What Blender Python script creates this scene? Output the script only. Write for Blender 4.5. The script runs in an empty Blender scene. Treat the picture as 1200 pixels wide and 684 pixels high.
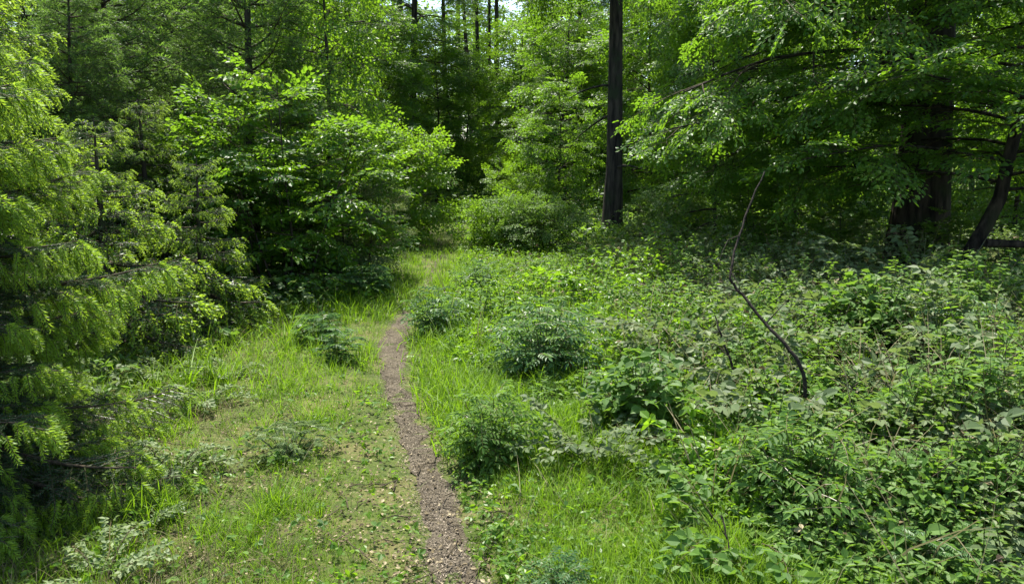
import bpy, math, random
import numpy as np
from mathutils import Matrix, Vector

random.seed(5)
rng = np.random.default_rng(5)
R = math.radians
sc = bpy.context.scene
COL = sc.collection

# ------------------------------------------------------------------ camera numbers
F, CX, CY = 900.0, 600.0, 342.0          # focal length and centre in 1200 px units
PITCH, CAMZ = R(9.6), 1.7

def at(px, Y):
    """world x of a picture column at distance Y"""
    return (px - CX) / F * Y

def ground_at(px, py):
    v = (CY - py) / F
    dy = math.cos(PITCH) + v * math.sin(PITCH)
    dz = -math.sin(PITCH) + v * math.cos(PITCH)
    t = -CAMZ / dz
    return (px - CX) / F * t, dy * t

def z_at(py, Y):
    return CAMZ + Y * math.tan(math.atan((CY - py) / F) - PITCH)

# ------------------------------------------------------------------ noise
_ph = rng.uniform(0, 6.28, (6, 8)); _fr = rng.normal(0, 1, (6, 8, 2))
def noise(x, y, f=1.0, k=0):
    s = 0
    for i in range(8):
        s = s + np.sin(f * (1 + .45 * i) * (x * _fr[k, i, 0] + y * _fr[k, i, 1]) + _ph[k, i])
    return s / 8 * 1.6

def smooth(a, b, x):
    t = np.clip((x - a) / (b - a), 0, 1)
    return t * t * (3 - 2 * t)

# ------------------------------------------------------------------ path line
_pp = [(548, 700, 84), (540, 684, 80), (522, 640, 64), (512, 600, 56), (500, 560, 50), (480, 500, 42), (463, 450, 39),
       (461, 400, 35), (476, 365, 31), (490, 345, 25), (504, 325, 20), (516, 300, 17), (518, 285, 16), (502, 270, 22), (488, 260, 26), (470, 250, 18)]
_pg = [(*ground_at(a, b), w) for a, b, w in _pp]
PY = np.array([g[1] for g in _pg]); PX = np.array([g[0] for g in _pg])
PW = np.array([g[2] / F * g[1] / 2 for g in _pg])
def path_x(y): return np.interp(y, PY, PX)
def path_w(y): return np.interp(y, PY, PW)

def hgt(x, y):
    x = np.asarray(x, float); y = np.asarray(y, float)
    s = x - path_x(y)
    h = .03 * noise(x, y, .9, 0) * smooth(.1, 1.2, np.abs(s)) + .012 * noise(x, y, 4, 1)
    h = h - .035 * np.exp(-(s / .3) ** 2)
    h = h + .22 * smooth(1.2, 5, s) + .12 * smooth(-1.2, -4, s)
    h = h + .045 * np.maximum(0, y - 24) + .02 * np.maximum(0, np.abs(x) - 12)
    return h

# ------------------------------------------------------------------ geometry collector (all quads)
class T:                                   # template
    def __init__(s, v, f, m, a): s.v, s.f, s.m, s.a = np.asarray(v, float), np.asarray(f, int), np.asarray(m, int), np.asarray(a, float)

class Geo:
    def __init__(s): s.V = []; s.Fc = []; s.M = []; s.A = []; s.n = 0
    def add(s, v, f, m=0, a=0.0):
        v = np.asarray(v, float).reshape(-1, 3); f = np.asarray(f, int).reshape(-1, 4)
        s.V.append(v); s.Fc.append(f + s.n); s.n += len(v)
        s.M.append(np.broadcast_to(np.asarray(m, int), (len(f),)).copy()); s.A.append(np.broadcast_to(np.asarray(a, float), (len(f),)).copy())
    def inst(s, t, Rm, P, var=0.0):
        N = len(P)
        if N == 0: return
        v = np.einsum('nij,vj->nvi', Rm, t.v) + np.asarray(P)[:, None, :]
        f = t.f[None] + (np.arange(N) * len(t.v))[:, None, None]
        a = t.a[None] + np.broadcast_to(np.asarray(var, float).reshape(-1, 1), (N, 1))
        s.add(v.reshape(-1, 3), f.reshape(-1, 4), np.tile(t.m, N), a.reshape(-1))
    def tube(s, pts, rad, sides=5, m=0, a=.5):
        pts = np.asarray(pts, float); k = len(pts)
        rad = np.broadcast_to(np.asarray(rad, float), (k,))
        d = np.gradient(pts, axis=0); d /= np.linalg.norm(d, axis=1, keepdims=True) + 1e-9
        ref = np.array([0, 0, 1.]) if abs(d[0, 2]) < .9 else np.array([1., 0, 0])
        x = np.cross(d, ref); x /= np.linalg.norm(x, axis=1, keepdims=True) + 1e-9
        z = np.cross(x, d)
        an = np.arange(sides) * 2 * np.pi / sides
        v = pts[:, None] + rad[:, None, None] * (np.cos(an)[None, :, None] * x[:, None] + np.sin(an)[None, :, None] * z[:, None])
        i = np.arange(k - 1)[:, None] * sides; j = np.arange(sides)[None]; j2 = (j + 1) % sides
        f = np.stack([i + j, i + j2, i + sides + j2, i + sides + j], -1)
        s.add(v, f, m, a)
    def template(s): return T(np.concatenate(s.V), np.concatenate(s.Fc), np.concatenate(s.M), np.concatenate(s.A))
    def mesh(s, name, mats, smooth_mats=()):
        v = np.concatenate(s.V); f = np.concatenate(s.Fc); m = np.concatenate(s.M); a = np.concatenate(s.A)
        me = bpy.data.meshes.new(name)
        me.vertices.add(len(v)); me.loops.add(f.size); me.polygons.add(len(f))
        me.vertices.foreach_set('co', v.astype(np.float32).ravel())
        me.loops.foreach_set('vertex_index', f.astype(np.int32).ravel())
        me.polygons.foreach_set('loop_start', np.arange(0, f.size, 4, dtype=np.int32))
        used = np.unique(m); remap = np.zeros(m.max() + 1, int); remap[used] = np.arange(len(used))
        me.polygons.foreach_set('material_index', remap[m].astype(np.int32))
        me.polygons.foreach_set('use_smooth', np.isin(m, list(smooth_mats)))
        at_ = me.attributes.new('var', 'FLOAT', 'FACE'); at_.data.foreach_set('value', a.astype(np.float32))
        for u in used: me.materials.append(mats[u])
        me.update(calc_edges=True)
        return me

def nrm(a): return a / (np.linalg.norm(a, axis=-1, keepdims=True) + 1e-9)
def frames(d, n, sc_=1.0):
    d = nrm(np.asarray(d, float)); x = nrm(np.cross(d, np.broadcast_to(n, d.shape))); z = np.cross(x, d)
    return np.stack([x, d, z], -1) * np.broadcast_to(np.asarray(sc_, float).reshape(-1, 1, 1), (len(d), 1, 1))
def unit(*v):
    v = np.array(v, float); return v / np.linalg.norm(v)

# ------------------------------------------------------------------ materials
def nt(name):
    m = bpy.data.materials.new(name); m.use_nodes = True
    t = m.node_tree; t.nodes.clear(); return m, t.nodes, t.links

def leaf_mat(name, c0, c1, c2, trans, tr=.32, rough=.42, spec=.45):
    """c0..c2 the leaf-to-leaf range of colour, trans the colour of light coming through"""
    m, N, L = nt(name)
    at_ = N.new('ShaderNodeAttribute'); at_.attribute_name = 'var'
    oi = N.new('ShaderNodeObjectInfo')
    ma = N.new('ShaderNodeMath'); ma.operation = 'MULTIPLY_ADD'; ma.inputs[1].default_value = .22; ma.inputs[2].default_value = -.11
    L.new(oi.outputs['Random'], ma.inputs[0])
    ad = N.new('ShaderNodeMath'); ad.operation = 'ADD'; L.new(at_.outputs['Fac'], ad.inputs[0]); L.new(ma.outputs[0], ad.inputs[1])
    rp = N.new('ShaderNodeValToRGB'); e = rp.color_ramp.elements
    e[0].position = .1; e[0].color = (*c0, 1); e[1].position = .9; e[1].color = (*c2, 1)
    k = e.new(.5); k.color = (*c1, 1)
    L.new(ad.outputs[0], rp.inputs[0])
    p = N.new('ShaderNodeBsdfPrincipled'); p.inputs['Roughness'].default_value = rough
    p.inputs['Specular IOR Level'].default_value = spec
    L.new(rp.outputs[0], p.inputs['Base Color'])
    mx = N.new('ShaderNodeMix'); mx.data_type = 'RGBA'; mx.blend_type = 'MIX'; mx.inputs[0].default_value = .6
    L.new(rp.outputs[0], mx.inputs[6]); mx.inputs[7].default_value = (*trans, 1)
    tb = N.new('ShaderNodeBsdfTranslucent'); L.new(mx.outputs[2], tb.inputs['Color'])
    ms = N.new('ShaderNodeMixShader'); ms.inputs[0].default_value = tr
    L.new(p.outputs[0], ms.inputs[1]); L.new(tb.outputs[0], ms.inputs[2])
    o = N.new('ShaderNodeOutputMaterial'); L.new(ms.outputs[0], o.inputs[0])
    return m

def bark_mat(name, c0, c1, scale=(14, 14, 2.2), moss=None, bump=.6):
    m, N, L = nt(name)
    tc = N.new('ShaderNodeTexCoord'); mp = N.new('ShaderNodeMapping'); mp.inputs['Scale'].default_value = scale
    L.new(tc.outputs['Object'], mp.inputs[0])
    n1 = N.new('ShaderNodeTexNoise'); n1.inputs['Scale'].default_value = 1.6; n1.inputs['Detail'].default_value = 6
    L.new(mp.outputs[0], n1.inputs['Vector'])
    rp = N.new('ShaderNodeValToRGB'); e = rp.color_ramp.elements
    e[0].position = .36; e[0].color = (*c0, 1); e[1].position = .66; e[1].color = (*c1, 1)
    L.new(n1.outputs[0], rp.inputs[0])
    col = rp.outputs[0]
    if moss:
        n2 = N.new('ShaderNodeTexNoise'); n2.inputs['Scale'].default_value = 3; n2.inputs['Detail'].default_value = 5
        L.new(tc.outputs['Object'], n2.inputs['Vector'])
        r2 = N.new('ShaderNodeValToRGB'); r2.color_ramp.elements[0].position = .52; r2.color_ramp.elements[1].position = .68
        L.new(n2.outputs[0], r2.inputs[0])
        mx = N.new('ShaderNodeMix'); mx.data_type = 'RGBA'
        L.new(r2.outputs[0], mx.inputs[0]); L.new(col, mx.inputs[6]); mx.inputs[7].default_value = (*moss, 1)
        col = mx.outputs[2]
    p = N.new('ShaderNodeBsdfPrincipled'); p.inputs['Roughness'].default_value = .9; p.inputs['Specular IOR Level'].default_value = .2
    L.new(col, p.inputs['Base Color'])
    bp = N.new('ShaderNodeBump'); bp.inputs['Strength'].default_value = bump; bp.inputs['Distance'].default_value = .03
    L.new(n1.outputs[0], bp.inputs['Height']); L.new(bp.outputs[0], p.inputs['Normal'])
    o = N.new('ShaderNodeOutputMaterial'); L.new(p.outputs[0], o.inputs[0])
    return m

def ramp_ground(name, stops, sc1, sc2, rough=.95, bump=.5):
    m, N, L = nt(name)
    tc = N.new('ShaderNodeTexCoord')
    n1 = N.new('ShaderNodeTexNoise'); n1.inputs['Scale'].default_value = sc1; n1.inputs['Detail'].default_value = 9; n1.inputs['Roughness'].default_value = .65
    n2 = N.new('ShaderNodeTexNoise'); n2.inputs['Scale'].default_value = sc2; n2.inputs['Detail'].default_value = 4
    L.new(tc.outputs['Object'], n1.inputs['Vector']); L.new(tc.outputs['Object'], n2.inputs['Vector'])
    mx = N.new('ShaderNodeMix'); mx.data_type = 'FLOAT'; mx.inputs[0].default_value = .45
    L.new(n1.outputs[0], mx.inputs[2]); L.new(n2.outputs[0], mx.inputs[3])
    rp = N.new('ShaderNodeValToRGB'); e = rp.color_ramp.elements
    e[0].position = stops[0][0]; e[0].color = (*stops[0][1], 1); e[1].position = stops[-1][0]; e[1].color = (*stops[-1][1], 1)
    for pos, c in stops[1:-1]:
        k = e.new(pos); k.color = (*c, 1)
    L.new(mx.outputs[0], rp.inputs[0])
    p = N.new('ShaderNodeBsdfPrincipled'); p.inputs['Roughness'].default_value = rough; p.inputs['Specular IOR Level'].default_value = .10
    L.new(rp.outputs[0], p.inputs['Base Color'])
    bp = N.new('ShaderNodeBump'); bp.inputs['Strength'].default_value = bump; bp.inputs['Distance'].default_value = .02
    L.new(n1.outputs[0], bp.inputs['Height']); L.new(bp.outputs[0], p.inputs['Normal'])
    o = N.new('ShaderNodeOutputMaterial'); L.new(p.outputs[0], o.inputs[0])
    return m

BARK, LEAF, NEEDLE, TIP, GRASS, DRY, HERB, STEM, FERN, BRIGHT, CHIP, FARL, PALE, TWIG, LITTER, SOFT, BIGB, DEADW, BRAM = range(19)
MATS = {
    BARK: bark_mat('bark', (.018, .014, .011), (.075, .06, .045), moss=(.035, .05, .018)),
    BIGB: bark_mat('old_trunk_bark', (.012, .010, .008), (.070, .056, .042), scale=(9, 9, 1.6), moss=(.03, .038, .018), bump=.9),
    TWIG: bark_mat('twig_bark', (.03, .022, .014), (.10, .08, .05), scale=(30, 30, 30), bump=.2),
    DEADW: bark_mat('dead_wood', (.010, .008, .006), (.034, .027, .021), scale=(20, 20, 20), bump=.4),
    LEAF: leaf_mat('beech_leaf', (.032, .090, .010), (.060, .142, .014), (.112, .20, .018), (.30, .56, .02), tr=.48, rough=.45, spec=.4),
    BRIGHT: leaf_mat('young_leaf', (.056, .135, .010), (.092, .190, .013), (.145, .25, .018), (.34, .60, .02), tr=.48, spec=.35),
    NEEDLE: leaf_mat('spruce_needle', (.012, .040, .014), (.024, .068, .018), (.042, .095, .022), (.09, .20, .03), tr=.25, rough=.5),
    TIP: leaf_mat('new_spruce_needle', (.125, .24, .02), (.175, .30, .025), (.225, .335, .03), (.48, .70, .04), tr=.48, rough=.5),
    SOFT: leaf_mat('soft_needle', (.042, .100, .022), (.072, .150, .028), (.11, .195, .034), (.28, .50, .05), tr=.48, rough=.55),
    GRASS: leaf_mat('grass_blade', (.064, .128, .008), (.105, .20, .010), (.150, .25, .014), (.30, .54, .012), tr=.46, rough=.55, spec=.25),
    DRY: leaf_mat('dry_grass_blade', (.09, .08, .04), (.18, .155, .08), (.28, .25, .14), (.35, .32, .15), tr=.25, rough=.7, spec=.2),
    HERB: leaf_mat('herb_leaf', (.045, .104, .020), (.078, .158, .026), (.122, .20, .036), (.28, .50, .035), tr=.38, rough=.56, spec=.28),
    BRAM: leaf_mat('bramble_leaf', (.060, .098, .036), (.104, .150, .058), (.165, .20, .09), (.27, .39, .07), tr=.36, rough=.56, spec=.28),
    FERN: leaf_mat('fern_leaf', (.044, .108, .032), (.076, .155, .046), (.118, .195, .06), (.22, .42, .05), tr=.36, rough=.5, spec=.4),
    PALE: leaf_mat('pale_leaf', (.09, .14, .045), (.14, .195, .075), (.22, .27, .13), (.28, .42, .09), tr=.36, rough=.55, spec=.3),
    STEM: leaf_mat('green_stem', (.05, .07, .02), (.08, .09, .03), (.12, .10, .04), (.1, .12, .03), tr=.1),
    FARL: leaf_mat('woodland_leaf', (.035, .080, .020), (.060, .120, .026), (.095, .165, .030), (.30, .50, .04), tr=.5, rough=.5),
    CHIP: leaf_mat('wood_chip', (.046, .037, .025), (.105, .087, .062), (.27, .225, .165), (.1, .08, .05), tr=.02, rough=.85, spec=.2),
    LITTER: leaf_mat('dead_leaf', (.05, .035, .018), (.14, .11, .055), (.34, .28, .17), (.3, .2, .08), tr=.12, rough=.7, spec=.25),
}
WOODM = (BARK, BIGB, TWIG, DEADW)
SOIL = ramp_ground('forest_soil', [(.3, (.022, .022, .010)), (.42, (.045, .062, .018)), (.52, (.075, .095, .026)), (.58, (.12, .105, .048)), (.66, (.08, .09, .026)), (.78, (.15, .12, .065))], 40, 2.6)
DIRT = ramp_ground('path_dirt', [(.28, (.036, .030, .020)), (.45, (.082, .069, .048)), (.58, (.128, .108, .077)), (.75, (.21, .18, .13))], 75, 7, bump=.9)

# ------------------------------------------------------------------ leaf templates
def leaf6(w=.55, fold=.10, droop=.15, m=LEAF):
    v = [(0, 0, 0), (-w * .42, .28, fold * .8), (-w * .46, .62, fold * .7 - droop * .3), (0, 1, -droop), (w * .46, .62, fold * .7 - droop * .3), (w * .42, .28, fold * .8)]
    return T(v, [(0, 3, 2, 1), (0, 5, 4, 3)], [m, m], [0, 0])
def leaf1(w=.6, droop=.1, m=LEAF):
    return T([(0, 0, 0), (w * .5, .5, 0.02), (0, 1, -droop), (-w * .5, .5, .02)], [(0, 1, 2, 3)], [m], [0])

def spray(seed, leaf, m_leaf, L=1.0, leaf_len=.14, nsub=9, step=.085, jit=.38, m_twig=TWIG, twig_r=.007, flat=1.0, spread=50, sides=3):
    """a flat leafy twig of length 1 along +Y"""
    r = np.random.default_rng(seed); g = Geo(); P = []; D = []; S = []
    def run(p0, d0, ln, rad, first):
        n = max(3, int(ln / step) + 1)
        t = np.linspace(0, 1, n); side = np.cross(d0, [0, 0, 1])
        pts = p0 + d0 * (t * ln)[:, None] + side * (.03 * ln * np.sin(t * 7 + r.uniform(0, 6)))[:, None]
        pts[:, 2] -= .12 * ln * t ** 2 + 0
        g.tube(pts[[0, n // 2, n - 1]], [rad, rad * .7, rad * .35], sides, m_twig, r.uniform(.3, .7))
        for i in range(first, n):
            sd = 1 if i % 2 else -1
            a = R(spread) * sd * r.uniform(.7, 1.2) if i < n - 1 else r.uniform(-.3, .3)
            d = np.array([d0[0] * math.cos(a) - d0[1] * math.sin(a), d0[0] * math.sin(a) + d0[1] * math.cos(a), r.normal(-.12, .2)])
            P.append(pts[i]); D.append(d); S.append(leaf_len * r.uniform(.55, 1.25))
        return pts
    main = run(np.zeros(3), np.array([0, 1., 0]), 1.0, twig_r, 2)
    for k in range(nsub):
        t = .12 + .75 * k / nsub; sd = 1 if k % 2 else -1
        a = R(r.uniform(38, 58)) * sd; i = int(t * (len(main) - 1))
        d = np.array([-math.sin(a), math.cos(a), r.normal(0, .06)])
        run(main[i], nrm(d), (.52 * (1 - t) + .14) * r.uniform(.8, 1.15), twig_r * .6, 1)
    P, D, S = np.array(P), np.array(D), np.array(S)
    nn = np.array([0, 0, 1.]) + r.normal(0, jit, (len(P), 3)) * np.array([1, 1, .3])
    g.inst(leaf, frames(D, nn, S), P, np.clip(r.normal(.45, .2, len(P)), 0, 1))
    t = g.template(); t.m = np.where(t.m == leaf.m[0], m_leaf, t.m)
    return t

def with_mat(t, a, b):
    m = t.m.copy(); m[m == a] = b; return T(t.v, t.f, m, t.a)

SPR_NEAR = [spray(10 + i, leaf6(.60, .10, .14), LEAF, leaf_len=.15, step=.085) for i in range(4)]
SPR_MID = [spray(20 + i, leaf1(.62), LEAF, leaf_len=.16, nsub=9, step=.095) for i in range(4)]
SPR_HAZEL = [spray(30 + i, leaf6(.74, .08, .22), (LEAF, BRIGHT, LEAF)[i], leaf_len=.17, nsub=7, step=.11, jit=.5) for i in range(3)]
SPR_BIRCH = [spray(40 + i, leaf6(.66, .06, .2), BRIGHT, leaf_len=.11, nsub=7, step=.075, jit=.8) for i in range(3)]
SPR_FINE = [spray(50 + i, leaf1(.45), LEAF, leaf_len=.11, nsub=12, step=.06, jit=.5) for i in range(3)]

# ------------------------------------------------------------------ woody skeletons
def branch_pts(r, p0, d0, L, n, sag, wander):
    pts = [np.array(p0, float)]; d = np.array(d0, float)
    for i in range(n):
        d = d + np.array([0, 0, -sag / n]) + r.normal(0, wander, 3) * np.array([1, 1, .6]); d /= np.linalg.norm(d)
        pts.append(pts[-1] + d * L / n)
    return np.array(pts)

def grow(r, wood, acc, p0, d0, L, r0, lvl, sag, ss, m_w, dens=1.0):
    n = 6 if lvl else 4
    pts = branch_pts(r, p0, d0, L, n, sag, .10)
    wood.tube(pts, np.linspace(r0, r0 * .3, n + 1), 6 if r0 > .03 else 4, m_w if r0 > .012 else TWIG, r.uniform(.3, .7))
    def on(t):
        q = t * n; i = min(int(q), n - 1); f = q - i
        return pts[i] * (1 - f) + pts[i + 1] * f, nrm(pts[i + 1] - pts[i])
    if lvl > 0:
        k = max(3, int(dens * L / (.26 if lvl == 1 else .38)))
        for j in range(k):
            t = .16 + .84 * (j + r.uniform(0, .8)) / k; t = min(t, 1)
            p, d = on(t); a = R(r.uniform(32, 68)) * (1 if j % 2 else -1)
            dd = np.array([d[0] * math.cos(a) - d[1] * math.sin(a), d[0] * math.sin(a) + d[1] * math.cos(a), d[2] * .7 + r.normal(.0, .16)])
            grow(r, wood, acc, p, nrm(dd), L * r.uniform(.34, .5) * (1.25 - .75 * t), r0 * .45 * (1.1 - .5 * t), lvl - 1, sag * .6, ss, m_w, dens)
        acc.append((pts[-1], nrm(pts[-1] - pts[-2]), ss))
    else:
        k = max(1, int(dens * L / (ss * .42)))
        for j in range(k):
            p, d = on((j + .6) / k); a = R(r.uniform(25, 60)) * (1 if j % 2 else -1)
            dd = np.array([d[0] * math.cos(a) - d[1] * math.sin(a), d[0] * math.sin(a) + d[1] * math.cos(a), d[2] - .05 + r.normal(0, .12)])
            acc.append((p, nrm(dd), ss * r.uniform(.7, 1.1)))
        acc.append((pts[-1], nrm(pts[-1] - pts[-2]), ss))

def put_sprays(r, g, acc, sprays, njit=.3, hang=0.0):
    P = np.array([a[0] for a in acc]); D = np.array([a[1] for a in acc]); S = np.array([a[2] for a in acc])
    D = nrm(D + np.array([0, 0, -hang]))
    Nn = np.array([0, 0, 1.]) + r.normal(0, njit, (len(P), 3))
    if hang > .6: Nn = r.normal(0, 1, (len(P), 3))
    idx = r.integers(0, len(sprays), len(P)); var = r.normal(0, .12, len(P))
    for i, t in enumerate(sprays):
        k = idx == i
        g.inst(t, frames(D[k], Nn[k], S[k]), P[k], var[k])

def broadleaf(seed, h, r0, z0, crown_r, nprim, sprays, ss=.5, stems=1, lvl=1, sag=.35, up=(.75, .1), lean=.0, dens=1.0, hang=0., m_w=BARK, prof=None, sides=10, njit=.3):
    """-> list of (part name, mesh): one stem mesh per stem, and one crown mesh"""
    r = np.random.default_rng(seed); parts = []; crown = Geo(); acc = []
    prof = prof or (lambda q: (1 - q) ** .6 * (.55 + .9 * q) if q < 1 else .2)
    for s in range(stems):
        w = Geo(); az = s * 2.4 + r.uniform(0, 1)
        ln = lean if stems == 1 else r.uniform(.15, .42)
        d0 = unit(math.cos(az) * ln, math.sin(az) * ln, 1)
        hs = h * (1 if s == 0 else r.uniform(.65, .95))
        n = 9; pts = branch_pts(r, (0.06 * s * math.cos(az), .06 * s * math.sin(az), -.15), d0, hs + .15, n, -.1, .035 if h < 10 else .02)
        rad = r0 * (1 - .85 * np.linspace(0, 1, n + 1)) * (1 if s == 0 else .8); rad[0] *= 1.35
        w.tube(pts, rad, sides, m_w, .5)
        if h > 10:
            for b in range(12):
                f = r.uniform(.8, 5.5); i = int(f); p = pts[i] * (1 - f + i) + pts[i + 1] * (f - i); aa = r.uniform(0, 6.28); LL = r.uniform(.25, 1.3)
                w.tube(branch_pts(r, p, unit(math.cos(aa), math.sin(aa), r.uniform(-.1, .4)), LL + rad[i], 4, .5, .12), np.linspace(.03, .008, 5), 5, m_w, .3)
        parts.append(('trunk' if stems == 1 else 'stem', w.mesh('stem_mesh', MATS, WOODM)))
        for j in range(nprim // stems):
            q = (j + r.uniform(0, .9)) / (nprim // stems); z = z0 + (hs * .98 - z0) * q
            f = np.clip((z + .15) / (hs + .15) * n, 0, n - 1e-3); i = int(f); p = pts[i] * (1 - f + i) + pts[i + 1] * (f - i)
            a = j * 2.39996 + r.uniform(-.5, .5); e = up[1] + (up[0] - up[1]) * q + r.normal(0, .1)
            L = crown_r * prof(q) * r.uniform(.75, 1.15)
            if L < .12: continue
            rr = max(.006, min(rad[i] * .5, .012 + .012 * L))
            grow(r, crown, acc, p, unit(math.cos(a), math.sin(a), e), L, rr, lvl, sag, ss, m_w, dens)
    put_sprays(r, crown, acc, sprays, njit=njit, hang=hang)
    parts.append(('crown' if stems == 1 else 'foliage', crown.mesh('crown_mesh', MATS, WOODM)))
    return parts

# ------------------------------------------------------------------ conifers
def shoot(seed, n, nl, nw, droop, m, fat=.8, sides=3):
    r = np.random.default_rng(seed); g = Geo(); P = []; D = []
    t = np.linspace(0.02, 1, n); ph = np.arange(n) * 2.4
    P = np.stack([np.zeros(n), t, -droop * t ** 2], -1)
    ax = nrm(np.stack([np.zeros(n), np.ones(n), -2 * droop * t], -1))
    rad = np.stack([np.cos(ph), np.zeros(n), np.sin(ph)], -1)
    D = nrm(ax * .75 + rad * fat)
    nd = T([(0, 0, 0), (nw / nl / 2, .5, 0), (0, 1, 0), (-nw / nl / 2, .5, 0)], [(0, 1, 2, 3)], [m], [0])
    g.inst(nd, frames(D, r.normal(0, 1, (n, 3)), nl * (1 - .35 * t) * r.uniform(.85, 1.1, n)), P, r.uniform(.2, .8, n))
    tt = np.array([0, .5, 1.]); g.tube(np.stack([0 * tt, tt, -droop * tt ** 2], -1), [.03, .02, .01], sides, TWIG, .5)
    return g.template()

OLD_N = [shoot(1, 34, .25, .036, .1, NEEDLE), shoot(2, 34, .25, .036, .25, NEEDLE)]
NEW_N = [shoot(3, 70, .30, .055, .45, TIP, .85), shoot(4, 70, .30, .055, .7, TIP, .85)]
OLD_M = [shoot(5, 12, .34, .10, .15, NEEDLE), shoot(6, 12, .34, .10, .3, NEEDLE)]
NEW_M = [shoot(7, 18, .32, .13, .4, TIP, .6), shoot(8, 18, .32, .13, .6, TIP, .6)]
SOFT_M = [shoot(9, 16, .42, .07, .25, SOFT, .7), shoot(11, 16, .42, .07, .5, SOFT, .7)]

def conifer_bough(seed, L, old, new, outer=0.0, os_=.075, ns_=.095, tw=.075, sp=.05, newp=.75, hang=.55, width=.42):
    """a spruce bough along +Y from 0 to L, side twigs in comb, fresh tips hanging below"""
    r = np.random.default_rng(seed); g = Geo(); O = []; Nn = []
    n = 12; t = np.linspace(0, 1, n)
    sag = .10 * L
    def ax(u): return np.stack([.03 * L * np.sin(u * 4 + seed), u * L, -sag * 4 * u * (1 - u * .75)], -1)
    g.tube(ax(t), np.linspace(.012 + .006 * L, .003, n), 5, TWIG, .4)
    k = int(L / tw)
    for j in range(k):
        u = .08 + .92 * j / k; p = ax(np.array([u]))[0]
        for sd in (-1, 1):
            if r.uniform() < .06: continue
            a = R(r.uniform(45, 65)) * sd; ln = L * width * (1 - u) ** .75 * r.uniform(.75, 1.15) + .07
            d = np.array([math.sin(a), math.cos(a), r.normal(-.05, .1)])
            m = 3; tt = np.linspace(0, 1, m + 1)
            pts = p + d * (tt * ln)[:, None]; pts[:, 2] -= .13 * ln * tt ** 2
            g.tube(pts[[0, 2, 3]], [.003, .0022, .0015], 3, STEM, .2)
            q = max(2, int(ln / sp))
            for i in range(q):
                v = (i + .5) / q; pp = p + d * v * ln; pp[2] -= .13 * ln * v * v
                b = R(r.uniform(35, 60)) * (1 if i % 2 else -1)
                dd = np.array([d[0] * math.cos(b) - d[1] * math.sin(b), d[0] * math.sin(b) + d[1] * math.cos(b), d[2] - .05])
                if u < .2 and r.uniform() < .7: continue
                O.append((pp, dd)); O.append((pp, d + r.normal(0, .15, 3)))
                if v > .35 and u > outer - .35 * v and r.uniform() < newp: Nn.append((pp + nrm(dd) * os_ * .7, dd + np.array([0, 0, -hang * r.uniform(.4, 1.5)])))
            e = pts[-1]; (Nn if u > outer * .4 else O).append((e, d + np.array([0, 0, -hang * r.uniform(.3, 1.2)])))
            
            if u > outer * .5: Nn.append((e - d * .03, d * .7 + np.array([0, .2, -hang * 1.2])))
    e = ax(np.array([1.]))[0]; Nn.append((e, np.array([0, 1, -.3]))); Nn.append((e, np.array([.5, 1, -.3]))); Nn.append((e, np.array([-.5, 1, -.3])))
    for lst, ts, s in ((O, old, os_), (Nn, new, ns_)):
        P = np.array([a[0] for a in lst]); D = np.array([a[1] for a in lst])
        i = r.integers(0, 2, len(P)); nn = np.array([0, 0, 1.]) + r.normal(0, .3, (len(P), 3))
        for q in (0, 1):
            w = i == q; g.inst(ts[q], frames(D[w], nn[w], s * r.uniform(.75, 1.2, w.sum())), P[w], r.normal(0, .12, w.sum()))
    return g

def conifer(seed, h, rad, r0, boughs, z0=.2, step=.22, per=5, elev=(.45, -.15), m_w=BARK, taper=.85, ctop=.97):
    """trunk mesh and one crown mesh with the bough templates {length: [templates]}"""
    r = np.random.default_rng(seed); w = Geo(); n = 10
    pts = branch_pts(r, (0, 0, -.15), (0, 0, 1), h + .15, n, 0, .015)
    w.tube(pts, r0 * (1 - .93 * np.linspace(0, 1, n + 1)), 10, m_w, .5)
    g = Geo(); z = z0; tr = []
    while z < h * ctop:
        q = z / h; L = rad * (1 - q) ** taper
        f = np.clip((z + .15) / (h + .15) * n, 0, n - 1e-3); i = int(f); p = pts[i] * (1 - f + i) + pts[i + 1] * (f - i)
        a0 = r.uniform(0, 6.28)
        for j in range(per):
            a = a0 + j * 6.283 / per + r.normal(0, .2); LL = max(.25, L * r.uniform(.72, 1.12))
            e = elev[1] + (elev[0] - elev[1]) * q + r.normal(0, .09)
            tr.append((p + [0, 0, r.uniform(-.08, .08)], (math.cos(a), math.sin(a), e), LL))
        z += step * r.uniform(.8, 1.2)
    return w.mesh('trunk_mesh', MATS, WOODM), tr, r

def conifer_parts(seed, h, rad, r0, boughs, **k):
    tm, tr, r = conifer(seed, h, rad, r0, boughs, **k)
    g = Geo(); ks = np.array(sorted(boughs))
    for L0 in ks:
        sel = [x for x in tr if ks[np.argmin(abs(ks - x[2]))] == L0]
        for vi, t in enumerate(boughs[L0]):
            ss = sel[vi::len(boughs[L0])]
            if ss: g.inst(t, frames([x[1] for x in ss], np.array([0, 0, 1.]) + r.normal(0, .12, (len(ss), 3)), [x[2] / L0 for x in ss]), [x[0] for x in ss], r.normal(0, .08, len(ss)))
    return [('trunk', tm), ('crown', g.mesh('crown_mesh', MATS, WOODM))]

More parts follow.
